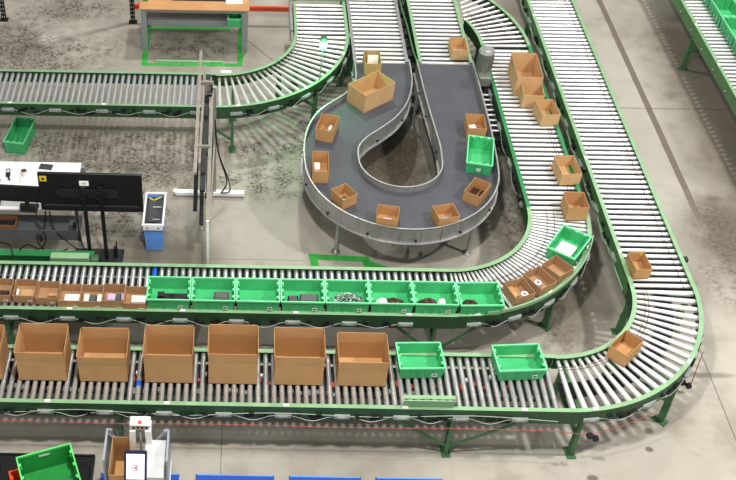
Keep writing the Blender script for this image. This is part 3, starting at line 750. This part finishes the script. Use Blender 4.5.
tl = ['first green tote from the left in the row, holding a black device','second green tote in the row, holding a flat dark grey box','third green tote in the row, nearly empty',
      'fourth green tote in the row, holding a grey box and a dark pack','fifth green tote in the row, filled with shiny small metal parts','sixth green tote in the row, with a white bag and brown goods',
      'seventh green tote in the row, with brown goods and torn paper','last green tote in the row beside the small brown cartons']
tx = [-.75,-.245,.26,.765,1.27,1.77,2.27,2.775]
for i, (x, l) in enumerate(zip(tx, tl)):
    tote(l, x, 8.47, 2 if i == 7 else 0, w=.495, d=.37, h=.185, group=G, lab=i != 7)
sd = inside('scanner_device','black scanning device lying in the first tote of the row','device',-.71,8.42,.765,.34,.13,.085,'black')
MB().box((-.13,.02,.10),(.08,.07,.03),bev=.005).build('scanner_head', M['dark_metal'], sd)
inside('flat_box','flat dark grey box standing in the second tote of the row','box',-.155,8.43,.765,.17,.12,.125,'dark_grey_box')
inside('grey_box','grey box lying in the fourth tote of the row','box',.84,8.43,.765,.21,.13,.105,'dark_grey_box')
inside('dark_pack','dark pack left of the grey box in the fourth tote','package',.66,8.43,.765,.12,.11,.085,'black')
# fifth tote: heap of shiny parts nobody could count
hp = MB()
for k in range(230):
    a, r_ = random.uniform(0,2*PI), random.random()**.5
    px, py = 1.29+r_*.17*math.cos(a), 8.44+r_*.11*math.sin(a)
    hp.box((px,py,.775+(1-r_)*.07+random.random()*.07), (random.uniform(.015,.05),.010,.008), random.uniform(0,6.3), random.uniform(-.8,.8), random.uniform(-.6,.6))
o = hp.build('metal_parts', M['foil'], kind='stuff'); o['label'] = 'heap of small shiny metal parts in the fifth tote'; o['category'] = 'parts'
def lump(name, label, cat, x, y, z, rx, ry, rz, m, seed=1):
    rnd = random.Random(seed); vs = []; fs = []; U, V = 14, 7
    for j in range(V+1):
        t = PI*j/V/2
        for i in range(U):
            a = 2*PI*i/U; k = 1+rnd.uniform(-.16,.16)
            vs.append((rx*math.cos(a)*math.cos(t)*k, ry*math.sin(a)*math.cos(t)*k, rz*math.sin(t)*(1+rnd.uniform(-.1,.1))))
    for j in range(V):
        for i in range(U): fs.append((j*U+i, j*U+(i+1)%U, (j+1)*U+(i+1)%U, (j+1)*U+i))
    fs.append(tuple(reversed(range(U)))); fs.append(tuple(range(V*U,(V+1)*U)))
    o = MB().add(vs, fs).build(name, M[m], None, (x,y,z)); return tag(o, label, cat)
lump('poly_bag','crumpled white bag at the left of the sixth tote','bag',1.68,8.42,.765,.075,.08,.10,'white_paper',2)
lump('brown_goods','dark brown goods in the sixth tote of the row','package',1.81,8.42,.765,.12,.09,.10,'brown_goods',3)
lump('brown_goods','dark brown goods at the left of the seventh tote','package',2.20,8.42,.765,.12,.09,.10,'brown_goods',4)
lump('paper_scrap','white scrap of paper in the seventh tote','paper',2.36,8.45,.765,.05,.05,.09,'white_paper',5)
lump('brown_goods','dark brown goods in the last tote of the row','package',2.67,8.42,.765,.11,.08,.095,'brown_goods',6)
inside('paper_scrap','small white slip on the floor of the third tote','paper',.34,8.42,.765,.10,.05,.01,'white_paper',20)

tote('green tote on the front line just right of the last large carton', 1.995, 7.54, 2, w=.49, d=.37, h=.18)
tote('green tote on the front line standing alone left of the wide bend', 3.055, 7.54, 4, w=.52, d=.37, h=.175)
t1 = tote('tilted green tote with a white sheet on the tight bend', 3.985, 9.37, 54, w=.50, d=.36, h=.18, lab=False)
inside('white_sheet','white folded sheet lying in the tilted tote on the tight bend','paper',3.94,9.33,.765,.32,.20,.06,'white_paper',54)
tote('green tote standing lengthwise on the right of the belt loop', 3.19, 11.10, 79, w=.60, d=.34, h=.19, lab=False)
MB().box((0,0,0),(.06,.004,.05)).build('printed_label', M['label_grey'], bpy.data.objects['green_tote.011'] if 'green_tote.011' in bpy.data.objects else None, (-.292,0,.09),(0,0,R(90)))
G = 'green totes on the far right line'
for k, (y, l) in enumerate(((14.29,'fully visible-edged green tote on the far right line, second from its near end'),(14.86,'third green tote from the near end of the far right line'),(15.43,'green tote in the upper right corner at the frame edge'))):
    tote(l, 7.655, y, -90, w=.555, d=.36, h=.19, group=G)
tote('nearest green tote on the far right line, cut off by the right picture edge', 7.655, 13.715, -90, w=.555, d=.36, h=.19, group=G)
tote('green tote standing on the floor in front of the upper left line', -3.15, 12.30, 82, z=.0, w=.60, d=.30, h=.22, lab=False, name='green_tote')
# tote stack on dark dolly, bottom left
dl = thing('tote_dolly', 'black plastic dolly with oval wheel wells in the lower left corner', 'dolly', (-2.1,6.40,0))
db = MB(); db.box((-2.10,6.42,.125), (1.28,.62,.05), bev=.02)
for s in (-1,1): db.box((-2.10,6.42+s*.30,.155), (1.28,.02,.03)); db.box((-2.10+s*.63,6.42,.155), (.02,.62,.03))
db.build('deck', M['rubber'], dl, off=dl.location)
for (x,y) in ((-1.56,6.50),(-2.50,6.50),(-1.56,6.22),(-2.50,6.22)):
    w_ = MB(); n_ = 20; vs = [(x+.075*math.cos(2*PI*i/n_), y+.12*math.sin(2*PI*i/n_), .152) for i in range(n_)]+[(x+.065*math.cos(2*PI*i/n_), y+.105*math.sin(2*PI*i/n_), .166) for i in range(n_)]
    w_.add(vs, [(i,(i+1)%n_,n_+(i+1)%n_,n_+i) for i in range(n_)]+[tuple(range(n_,2*n_))]); w_.build('wheel_well', M['black'], dl, off=dl.location)
    MB().cyl((x-.015,y,.05),(x+.015,y,.05),.05,seg=16).build('wheel', M['dark_metal'], dl, off=dl.location)
tote('orange tote under the deep green one in the lower left corner', -1.99, 6.27, 21, z=.15, w=.50, d=.40, h=.20, m='orange_plastic', rm='orange_plastic', lab=False, name='orange_tote')
tote('deep green tote with a hand slot, tilted at the lower left corner', -1.83, 6.20, 20, z=.345, w=.56, d=.52, h=.28, m='tote_deep', rm='tote_deep_rim', lab=False, handle=True)

# ------------------------------------------------------- floor marks and mats
def floor_tape(label, segs, m='tape', w=.05):
    mb = MB()
    for (x0,y0,x1,y1) in segs:
        L = math.hypot(x1-x0, y1-y0); k_ = len(mb.v)//8; mb.box(((x0+x1)/2,(y0+y1)/2,.002+.0012*k_), (L+w,w,.003), math.atan2(y1-y0,x1-x0))
    o = mb.build('green_tape', M[m]); return tag(o, label, 'tape')
floor_tape('green tape outline on the floor under the packing bench', [(-1.52,14.37,0,14.40),(-1.52,14.37,-1.53,15.45),(0.01,14.40,.02,15.45),(-1.53,15.45,-.2,15.47)], w=.085)
pb = MB().box((-.80,14.46,.012),(1.08,.04,.02)).build('green_bar', M['tape_pale']); tag(pb, 'pale green bar lying along the front of the bench tape outline', 'bar')
floor_tape('green tape rectangle on the floor under the front of the belt loop', [(1.0,10.0,1.68,9.97),(1.0,10.0,1.06,9.55),(1.68,9.97,1.74,9.55),(1.7,9.9,1.95,9.78)], w=.10)
for (x0,x1,l) in ((-1.39,-.56,'blue floor mat at the bottom edge, mostly hidden under the picking robot'),(-.383,.45,'blue floor mat at the bottom edge, leftmost of the three long ones'),(.61,1.376,'blue floor mat at the bottom edge, middle of the three long ones'),(1.53,2.24,'blue floor mat at the bottom edge, rightmost of the three long ones')):
    m_ = thing('blue_mat', l, 'mat', ((x0+x1)/2,6.28,0), 0, 'blue mats along the bottom edge')
    MB().box((0,0,.010),(x1-x0,.66,.02),bev=.006).build('mat_body', M['blue_mat'], m_)
    MB().box((0,.32,.0215),(x1-x0-.03,.012,.003)).build('edge_strip', M['blue'], m_)

# -------------------------------------------------- packing bench, upper left
bn = thing('packing_bench', 'grey metal packing bench with a wooden top at the upper left', 'table', (-.72,15.1,0))
MB().box((-.725,15.15,.785),(1.74,.84,.03),bev=.006).build('table_top', M['wood'], bn, off=bn.location)
for x in (-1.53,.08):
    for y in (14.80,15.50): MB().box((x,y,.385),(.09,.05,.77)).build('leg', M['grey_paint'], bn, off=bn.location)
MB().box((-.725,14.80,.735),(1.52,.03,.06)).build('apron', M['grey_paint'], bn, off=bn.location)
MB().box((-.80,15.20,.42),(1.36,.55,.03)).box((-.80,14.94,.43),(1.36,.02,.10)).build('lower_shelf', M['grey_paint'], bn, off=bn.location)
MB().box((-1.05,14.78,.763),(.6,.01,.012)).build('edge_strip', M['ink'], bn, off=bn.location)
tote('rear green tote on the bench shelf, half hidden under the wooden top', -.08, 15.27, 0, z=.435, w=.24, d=.32, h=.18, lab=False)
tote('front small green tote on the shelf at the right end of the bench', -.08, 14.95, 0, z=.435, w=.25, d=.27, h=.15, lab=False)
mt = thing('monitor_base', 'black display base and mat lying on the wooden bench top', 'monitor', (-.66,15.14,.80))
MB().box((0,.02,.008),(.86,.34,.016),bev=.006).build('mat', M['black'], mt)
MB().box((0,.10,.03),(.30,.16,.03),bev=.01).box((0,.14,.16),(.06,.03,.26)).build('stand', M['dark_metal'], mt)
inside('green_cup','small green cup on the left end of the wooden bench top','cup',-1.50,14.99,.80,.07,.07,.07,'tape')
inside('paper_sheet','white paper sheet on the right end of the wooden bench top','paper',-.10,15.02,.80,.26,.20,.004,'white_paper',6)
inside('white_tag','small white tag lying on the rear rail of the upper left line','tag',-.19,13.045,.781,.15,.06,.004,'white_paper',0)

# ---------------------------------------------------------------- pallet rack
def rack_post(x, y, label, h=3.6):
    r_ = thing('rack_upright', label, 'rack', (x,y,0))
    holes = MB().box((0,0,h/2),(.075,.06,h)); holes.cur = 1
    for k in range(int(h/.075)):
        for s in (-1,1): holes.box((s*.018,-.031,.08+k*.075),(.010,.004,.030))
    holes.build('post', [M['black'], M['label_grey']], r_)
    MB().box((0,0,.004),(.14,.12,.008)).build('foot_plate', M['dark_metal'], r_)
    return r_
rack_post(-1.80,15.63,'black slotted rack upright left of the packing bench')
rack_post(-3.97,15.63,'black slotted rack upright in the top left corner')
bm_ = MB(); bm_.box((-.44,15.62,.33),(2.64,.04,.035)); bm_.box((-.44,15.625,.275),(2.64,.03,.03)); 
tag(bm_.build('rack_crossbar', M['orange_paint']), 'orange red rack beam running behind the packing bench', 'beam')

# ------------------------------------------------------------------- beacon
bc = thing('signal_beacon', 'glowing green signal beacon on a thin pole above the upper left bend', 'light', (1.16,12.88,.78))
MB().cyl((0,0,-.02),(0.02,0,.55),.009,seg=8).build('pole', M['steel'], bc)
MB().cyl((.02,0,.55),(.02,0,.66),.05,seg=16).build('lens', M['beacon'], bc, label='glowing green lens')
MB().cyl((.02,0,.66),(.02,0,.72),.05,seg=16).cyl((.02,0,.53),(.02,0,.55),.042,seg=16).build('cap', M['dark_green'], bc)
pl = bpy.data.lights.new('beacon_light','POINT'); pl.energy = 20; pl.color = (.15,1,.4); pl.shadow_soft_size = .04
po = bpy.data.objects.new('beacon_light', pl); COL.objects.link(po); po.parent = bc; po.location = (.02,-.09,.60)

# ------------------------------------------------- light frame across the line
ga = thing('sensor_frame', 'tall narrow white and black metal frame standing across the upper left line', 'frame', (-.37,11.18,0))
MB().box((-.37,11.18,.055),(.94,.08,.05)).cyl((-.84,11.18,.05),(-.84,11.18,.09),.04,seg=12).build('base_bar', M['white_plastic'], ga, off=ga.location)
for (x,y,w,z0,z1,m) in ((-.40,11.18,.045,.08,1.90,'worn_alu'),(-.345,11.14,.030,.08,1.86,'dark_metal'),(-.31,11.2,.05,.08,1.80,'alu')):
    MB().box((x,y,(z0+z1)/2),(w,.05,z1-z0)).build('post', M[m], ga, off=ga.location)
for (x,y,z1,m,w) in ((-.335,9.22,1.30,'white_plastic',.03),(-.40,9.20,1.20,'worn_alu',.022)):
    MB().box((x,y,z1/2),(w,.03,z1)).build('post', M[m], ga, off=ga.location)
for (a,b,m,w) in (((-.50,11.85,1.90),(-.48,9.35,1.90),'worn_alu',.040),((-.44,11.60,1.84),(-.44,9.60,1.84),'worn_alu',.03),((-.34,11.3,1.78),(-.335,9.22,1.28),'worn_alu',.045),((-.40,11.6,1.70),(-.40,9.4,1.60),'dark_metal',.06),((-.50,10.25,1.45),(-.49,9.45,1.25),'black',.05),((-.46,11.3,1.05),(-.44,9.9,.62),'dark_metal',.05),((-.31,11.18,.95),(-.33,9.25,.75),'worn_alu',.02)):
    a, b = Vector(a), Vector(b); d = b-a; c = (a+b)/2
    MB().box(c,(w,d.length,.035),math.atan2(d.x,-d.y),-math.asin(d.z/d.length)).build('rail', M[m], ga, off=ga.location)
for (y,z) in ((11.18,1.88),(9.9,1.86)): MB().box((-.42,y,z),(.20,.03,.03)).build('cross_tie', M['worn_alu'], ga, off=ga.location)
MB().tube(catmull([(-.30,11.18,1.30),(-.26,11.16,.8),(-.12,11.12,.35),(-.10,11.10,.16),(-.20,11.1,.12)],6),.009,6).build('cable', M['cable_black'], ga, off=ga.location)
MB().tube(catmull([(-.30,11.18,1.10),(-.24,11.16,.7),(-.14,11.14,.30),(-.22,11.12,.10)],6),.009,6).build('cable', M['cable_black'], ga, off=ga.location)
for (y,z) in ((10.9,1.9),(10.4,1.5),(10.6,1.2),(9.9,1.1)):
    MB().box((-.36,y,z),(.06,.06,.05),bev=.006).build('sensor', M['black'], ga, off=ga.location)

# ------------------------------------------------------------ desk and screens
dk = thing('white_desk', 'white topped desk at the left edge behind the middle line', 'table', (-2.7,10.38,0))
MB().box((-2.80,10.46,.735),(1.50,.94,.03),bev=.005).build('table_top', M['desk_white'], dk, off=dk.location)
MB().box((-2.62,10.05,.45),(1.30,.26,.02),0,R(12)).build('lower_shelf', M['smoke'], dk, off=dk.location)
MB().box((-2.62,9.90,.40),(1.30,.014,.16)).build('modesty_panel', M['smoke'], dk, off=dk.location)
for x in (-3.40,-2.03):
    for y in (10.12,10.88): MB().box((x,y,.36),(.045,.045,.72)).build('leg', M['grey_paint'], dk, off=dk.location)
MB().box((-2.06,9.95,.50),(.07,.10,.14)).build('switch_box', M['dark_grey_box'], dk, off=dk.location)
wb = thing('wooden_crate', 'small brown wooden crate under the white desk at the left edge', 'crate', (-2.96,9.99,.47))
MB().box((0,0,.005),(.36,.18,.01)).build('crate_base', M['ink'], wb)
for s in (-1,1): MB().box((0,s*.09,.04),(.36,.012,.08)).build('crate_side', M['brown_wood'], wb); MB().box((s*.18,0,.04),(.012,.18,.08)).build('crate_end', M['brown_wood'], wb)
# large monitor seen from behind
tv = thing('large_monitor', 'large black display on two posts, seen from behind, with a white sticker', 'monitor', (-1.78,9.90,0), R(-.5))
MB().box((0,0,1.125),(1.26,.035,.58),0,R(-3),bev=.012).build('display_panel', M['black'], tv)
MB().box((0,-.03,.90),(1.18,.05,.10),0,0,bev=.012).build('lower_casing', M['rubber'], tv)
MB().box((-.02,-.035,1.13),(.72,.03,.12)).build('mount_rail', M['dark_metal'], tv)
for x in (-.08,.13):
    MB().box((x,-.07,.60),(.045,.03,1.12)).build('post', M['black'], tv)
    MB().box((x,-.055,1.12),(.05,.03,.26)).build('mount_bracket', M['dark_metal'], tv)
MB().box((-.07,-.03,1.285),(.115,.006,.075)).build('sticker', M['white_paper'], tv, label='white printed sticker')
MB().box((-.07,-.034,1.29),(.05,.003,.03)).build('sticker_print', M['label_grey'], tv)
MB().box((-.56,-.03,1.345),(.085,.006,.08)).build('warning_sticker', M['yellow'], tv, label='yellow warning sticker')
MB().box((-.56,-.034,1.345),(.03,.003,.03)).build('warning_mark', M['ink'], tv)
MB().box((-.38,-.03,1.13),(.10,.03,.07)).build('port_cover', M['dark_metal'], tv)
MB().box((0.02,-.07,.045),(.62,.40,.04),bev=.015).build('base', M['dark_metal'], tv)
for (x,y) in ((-.26,-.24),(-.26,.10),(.30,-.24),(.30,.10)): MB().cyl((x-.012,y,.022),(x+.012,y,.022),.022,seg=12).build('caster', M['rubber'], tv)
for k, (x0,x1) in enumerate(((-.18,0.0),(0.02,.20))):
    MB().tube(catmull([(x0,-.06,1.13),((x0+x1)/2,-.07,1.06),(x1,-.06,1.13)],6),.008,6).build('cable', M['cable_black'], tv)
MB().cyl((.02,-.1,.066),(.02,-.1,.10),.05,.045,seg=18).build('cable_puck', M['black'], tv)
MB().box((.24,-.02,.14),(.04,.06,.16)).box((.26,-.03,.2),(.015,.02,.26)).build('power_adapter', M['black'], tv)
# small monitor
sm = thing('small_monitor', 'smaller black display seen from behind at the left of the large one', 'monitor', (-2.66,9.97,.75), R(-3))
MB().box((0,0,.29),(.56,.03,.20),0,R(-8),bev=.01).box((0,-.02,.19),(.52,.035,.04)).build('display_panel', M['black'], sm)
MB().box((.07,-.03,.10),(.05,.03,.20)).build('stand_neck', M['dark_metal'], sm)
MB().box((.07,.03,.008),(.22,.16,.016),bev=.006).box((.07,-.01,.05),(.20,.06,.10)).build('stand_base', M['dark_metal'], sm)
cb = thing('cable_bundle', 'tangle of black cables hanging below the desk at the left', 'cables', (-2.4,9.9,0))
for pts_ in ([(-2.50,10.07,.80),(-2.52,9.98,.55),(-2.40,9.86,.42),(-2.48,9.80,.25),(-2.55,9.5,.60),(-2.62,9.35,.66)],
             [(-2.40,10.07,.80),(-2.42,9.96,.5),(-2.52,9.86,.38),(-2.42,9.80,.2),(-2.30,9.7,.25),(-2.15,9.85,.2)],
             [(-2.36,10.07,.80),(-2.30,9.92,.5),(-2.10,9.84,.3),(-1.98,9.80,.2),(-2.02,9.7,.15)],
             [(-2.00,10.0,.80),(-1.98,9.88,.6),(-1.95,9.84,.3),(-1.9,9.84,.1)],
             [(-2.95,9.60,.55),(-2.85,9.5,.62),(-2.75,9.42,.66),(-2.70,9.3,.6)]):
    MB().tube(catmull(pts_,6),.009,6).build('cable', M['cable_black'], cb, off=cb.location)
for (x,y,z) in ((-2.02,9.86,.62),(-1.97,9.83,.42),(-2.46,9.83,.40)): MB().box((x,y,z),(.04,.03,.09),bev=.005).build('connector', M['black'], cb, off=cb.location)
# things on the desk
ph = thing('handset', 'black handset lying on the white desk', 'phone', (-2.97,10.68,.75), R(8))
MB().box((0,0,.012),(.055,.15,.024),bev=.006).build('handset_body', M['black'], ph); MB().box((0,.02,.0255),(.04,.06,.003)).build('display', M['label_grey'], ph); MB().box((.01,-.11,.008),(.02,.08,.012),R(15)).build('cord_end', M['black'], ph)
cu = thing('coffee_cup', 'white cup of coffee on the white desk', 'cup', (-2.755,10.65,.75))
MB().cyl((0,0,0),(0,0,.075),.034,.042,seg=20).build('cup_body', M['white_plastic'], cu); MB().cyl((0,0,.070),(0,0,.077),.037,seg=20).build('coffee', M['coffee'], cu, label='brown coffee surface')
inside('white_packet','crumpled white packet in front of the coffee cup','packet',-2.72,10.55,.75,.14,.10,.02,'white_paper',12)
inside('dark_tablet','dark grey tablet near the far edge of the white desk','tablet',-2.50,10.82,.75,.17,.10,.015,'lining',-8)
inside('black_pouch','black pouch on the desk cut by the left picture edge','pouch',-3.03,10.12,.75,.12,.20,.03,'black',4)
inside('black_clip','black clip on the desk near the left picture edge','clip',-3.07,10.50,.75,.05,.09,.02,'black',0)
# low green channel behind the middle line
lr = thing('green_guard_channel', 'green steel channel lying behind the middle line below the desk', 'channel', (-2.6,9.35,0))
MB().box((-2.65,9.40,.50),(1.85,.05,.16)).box((-2.65,9.37,.585),(1.85,.10,.01)).build('channel', M['vivid_green'], lr, off=lr.location)
MB().box((-1.985,9.18,.68),(.46,.10,.13),bev=.008).build('drive_box', M['green_paint'], lr, off=lr.location)
for x in (-3.3,-2.0): MB().box((x,9.40,.21),(.05,.04,.42)).build('leg', M['dark_green'], lr, off=lr.location)
MB().cyl((-1.74,9.25,.60),(-1.66,9.25,.60),.07,seg=16).build('pulley', M['dark_green'], lr, off=lr.location)
# blue sleeve around a roller
rl = MB().cyl((0,-.09,0),(0,.09,0),.029,seg=16).build('roller_sleeve', M['blue_roll'], None, (-.953,8.90,.7235)); tag(rl, 'bright blue sleeve on a roller above the first tote', 'sleeve')
rl2 = MB().cyl((0,-.035,0),(0,.035,0),.029,seg=16).build('roller_sleeve', M['blue_roll'], None, (-1.007,7.24,.7235)); tag(rl2, 'small blue sleeve on a roller between two large cartons', 'sleeve')
# blue waste bin
bi = thing('waste_bin', 'tall narrow blue bin with a white rim and dark liner beside the display', 'bin', (-1.06,10.33,0))
bb = MB(); W, D_, H_ = .25, .62, .49
def rg(sx, sy, z): return [(-W/2*sx,-D_/2*sy,z),(W/2*sx,-D_/2*sy,z),(W/2*sx,D_/2*sy,z),(-W/2*sx,D_/2*sy,z)]
v = rg(.82,.86,.01)+rg(1,1,H_)+rg(.93,.97,H_)+rg(.76,.82,.05)
F = [(3,2,1,0)]+[(k,(k+1)%4,4+(k+1)%4,4+k) for k in range(4)]+[(4+k,4+(k+1)%4,8+(k+1)%4,8+k) for k in range(4)]+[(8+k,8+(k+1)%4,12+(k+1)%4,12+k) for k in range(4)]+[(12,13,14,15)]
bb.add(v,F).build('bin_body', M['blue'], bi)
r_ = MB()
for s in (-1,1): r_.box((0,s*D_/2,H_),(W+.04,.03,.035),bev=.008); r_.box((s*W/2,0,H_),(.03,D_+.02,.035),bev=.008)
r_.box((0,-D_/2-.012,H_-.045),(W+.0,.012,.06))
r_.build('rim', M['white_plastic'], bi, label='white rim')
MB().box((0,0,.42),(W*.93,D_*.96,.03),bev=.008).box((-.03,.02,.44),(.10,.46,.03),R(3)).build('liner', M['lining'], bi)
MB().box((.02,.24,.452),(.14,.02,.01),R(35)).box((-.05,.23,.452),(.10,.02,.01),R(-40)).build('tie', M['yellow'], bi, label='yellow tie')
MB().box((.03,.07,.461),(.11,.015,.004)).box((.03,-.17,.461),(.10,.01,.004)).build('liner_print', M['label_grey'], bi)
for s in (-1,1): MB().box((s*.07,-D_/2-.02,H_-.04),(.018,.004,.018)).build('latch', M['ink'], bi)

# -------------------------------------------------------- mobile picking robot
rb = thing('picking_robot', 'white mobile picking cart with a mast and clear side brackets at the lower left', 'robot', (-.93,6.15,0))
o_ = rb.location
MB().box((-.93,6.05,.17),(.62,.60,.22),bev=.04).build('base', M['dark_metal'], rb, off=o_)
for s in (-1,1): MB().cyl((-.93+s*.24,6.05,.06),(-.93+s*.27,6.05,.06),.06,seg=18).build('wheel', M['rubber'], rb, off=o_)
ms = MB()
# mast: two legs joined by a rounded head
for s in (-1,1):
    a = Vector((-.90+s*.105,6.28,.28)); b = Vector((-.90+s*.075,6.36,1.14)); 
    ms.quad(a+Vector((-.028,0,0)), a+Vector((.028,0,0)), b+Vector((.03,0,0)), b+Vector((-.03,0,0)), .05)
ms.box((-.90,6.385,1.16),(.215,.06,.12),0,R(-4),bev=.02)
ms.build('mast', M['white_plastic'], rb, off=o_)
MB().box((-.90,6.37,1.232),(.20,.10,.035),0,R(12),bev=.012).build('mast_cap', M['white_plastic'], rb, off=o_)
MB().cyl((-.90,6.345,1.249),(-.90,6.345,1.256),.020,seg=16).build('stop_button', M['red_print'], rb, off=o_, label='round orange red button')
mk = MB()
for k in range(4): mk.box((-.965+k*.042,6.340,1.165),(.026,.006,.024))
mk.build('port', M['ink'], rb, off=o_)
MB().box((-.968,6.338,1.195),(.03,.004,.012)).box((-.88,6.338,1.195),(.05,.004,.010)).build('marking_strip', M['yellow'], rb, off=o_)
MB().cyl((-.90,6.28,.30),(-.90,6.31,1.12),.010,seg=10).build('centre_rod', M['steel'], rb, off=o_)
for x in (-1.235,-.63):
    s = 1 if x < -.9 else -1
    # A-shaped clear bracket: upright plate with sloping arm
    mb = MB(); mb.box((x,6.22,.83),(.02,.38,.46)); 
    mb.quad((x,6.40,1.06),(x,6.42,1.06-.05),(x+s*.18,6.40,.74),(x+s*.18,6.38,.80),.03)
    mb.box((x+s*.02,6.395,.86),(.06,.02,.40))
    mb.build('side_bracket', M['clear'], rb, off=o_, label='clear frosted bracket')
MB().box((-.93,6.12,.60),(.64,.50,.015)).build('shelf', M['silver'], rb, off=o_)
MB().box((-.93,6.0,.44),(.30,.22,.32)).build('column', M['white_plastic'], rb, off=o_)
tr = MB(); tr.box((-.755,6.13,.79),(.20,.44,.34),taper=.95,bev=.0)
tr.build('storage_bin', M['silver'], rb, off=o_, label='brushed silver bin')
tb = MB().box((-.915,5.93,1.12),(.215,.022,.30),0,R(-38),bev=.008).build('tablet', M['screen_dark'], rb, off=o_)
nrm = Vector((0,-math.cos(R(38)),math.sin(R(38)))); up = Vector((0,math.sin(R(38)),math.cos(R(38))))
cc = Vector((-.915,5.93,1.12))
sc_ = cc+nrm*.0118+up*-.005
MB().box(sc_,(.172,.003,.245),0,R(-38)).build('screen', M['screen_white'], tb, off=o_, label='bright white screen')
lg = MB(); ring = []
for k in range(25):
    a = 2*PI*k/24; ring.append(sc_+nrm*.004+Vector((1,0,0))*.026*math.cos(a)+up*(.026*math.sin(a)-.01))
lg.tube(ring,.0035,6); q = sc_+nrm*.004-up*.01
lg.tube([q+Vector((.015,0,0))+up*.012, q+Vector((-.014,0,0)), q+Vector((.015,0,0))-up*.012],.0035,6); lg.tube([q+Vector((-.014,0,0)), q+Vector((.016,0,0))],.0035,6)
lg.build('arrow_logo', M['magenta'], tb, off=o_, label='magenta arrow in a circle')
MB().box((-.915,6.02,.93),(.04,.16,.03),0,R(60)).box((-.915,6.06,.76),(.03,.03,.32)).build('tablet_arm', M['dark_metal'], rb, off=o_)
cbx = carton('brown open carton standing on the picking robot', .20, .44, .40, -1.075, 6.12, 0, z=.61, m='card', flaps=.10, lean=.05)

# ----------------------------------------------------------------- camera
H = 9.6; pitch = R(42.99); roll = .018
F_ = Vector((0, math.cos(pitch), -math.sin(pitch))); Dn = Vector((0, -math.sin(pitch), -math.cos(pitch))); Rt = Vector((1,0,0))
cr, sr = math.cos(math.atan(roll)), math.sin(math.atan(roll))
Rc = Rt*cr - Dn*sr; Dc = Rt*sr + Dn*cr
cam = bpy.data.cameras.new('camera'); co = bpy.data.objects.new('camera', cam); COL.objects.link(co)
mw = Matrix.Identity(4)
for i in range(3):
    mw[i][0] = Rc[i]; mw[i][1] = -Dc[i]; mw[i][2] = -F_[i]
mw[0][3], mw[1][3], mw[2][3] = 0, 0, H
co.matrix_world = mw
cam.sensor_fit = 'HORIZONTAL'; cam.sensor_width = 36; cam.lens = 1067.37/736*36
cam.shift_x = (368-236.09)/736; cam.shift_y = -(240-239.84)/736
cam.clip_end = 200
scene.camera = co

# ------------------------------------------------------------------ lighting
def sun(name, direction, e, ang, col=(1,.985,.95)):
    l = bpy.data.lights.new(name,'SUN'); l.energy = e; l.angle = R(ang); l.color = col
    o = bpy.data.objects.new(name, l); COL.objects.link(o)
    o.rotation_euler = Vector(direction).to_track_quat('-Z','Y').to_euler()
sun('roof_light', (-.03,.03,-1), .25, 3)
def bay(x, y, z, e):
    al = bpy.data.lights.new('high_bay_light','AREA'); al.shape = 'RECTANGLE'; al.size = .45; al.size_y = .45; al.energy = e; al.color = (1,.985,.95)
    ao = bpy.data.objects.new('high_bay_light', al); COL.objects.link(ao); ao.location = (x,y,z)
bay(.2,5.4,9.2,600); bay(8.2,7.0,9.2,640); bay(1.2,17.2,9.2,400); bay(8.6,17.5,9.2,330)
w = bpy.data.worlds.new('hall'); scene.world = w; w.use_nodes = True
nt = w.node_tree; bg = nt.nodes['Background']
tc = nt.nodes.new('ShaderNodeTexCoord'); dt = nt.nodes.new('ShaderNodeVectorMath'); dt.operation = 'DOT_PRODUCT'
dt.inputs[1].default_value = (0, -.85, .35); nt.links.new(tc.outputs['Generated'], dt.inputs[0])
rp = nt.nodes.new('ShaderNodeMapRange'); nt.links.new(dt.outputs['Value'], rp.inputs['Value'])
rp.inputs['From Min'].default_value = -.7; rp.inputs['From Max'].default_value = .8; rp.inputs['To Min'].default_value = .13; rp.inputs['To Max'].default_value = .72
bg.inputs['Color'].default_value = (1,.985,.96,1); nt.links.new(rp.outputs['Result'], bg.inputs['Strength'])
scene.view_settings.view_transform = 'Standard'; scene.view_settings.look = 'None'
scene.view_settings.exposure = .16; scene.view_settings.gamma = .88
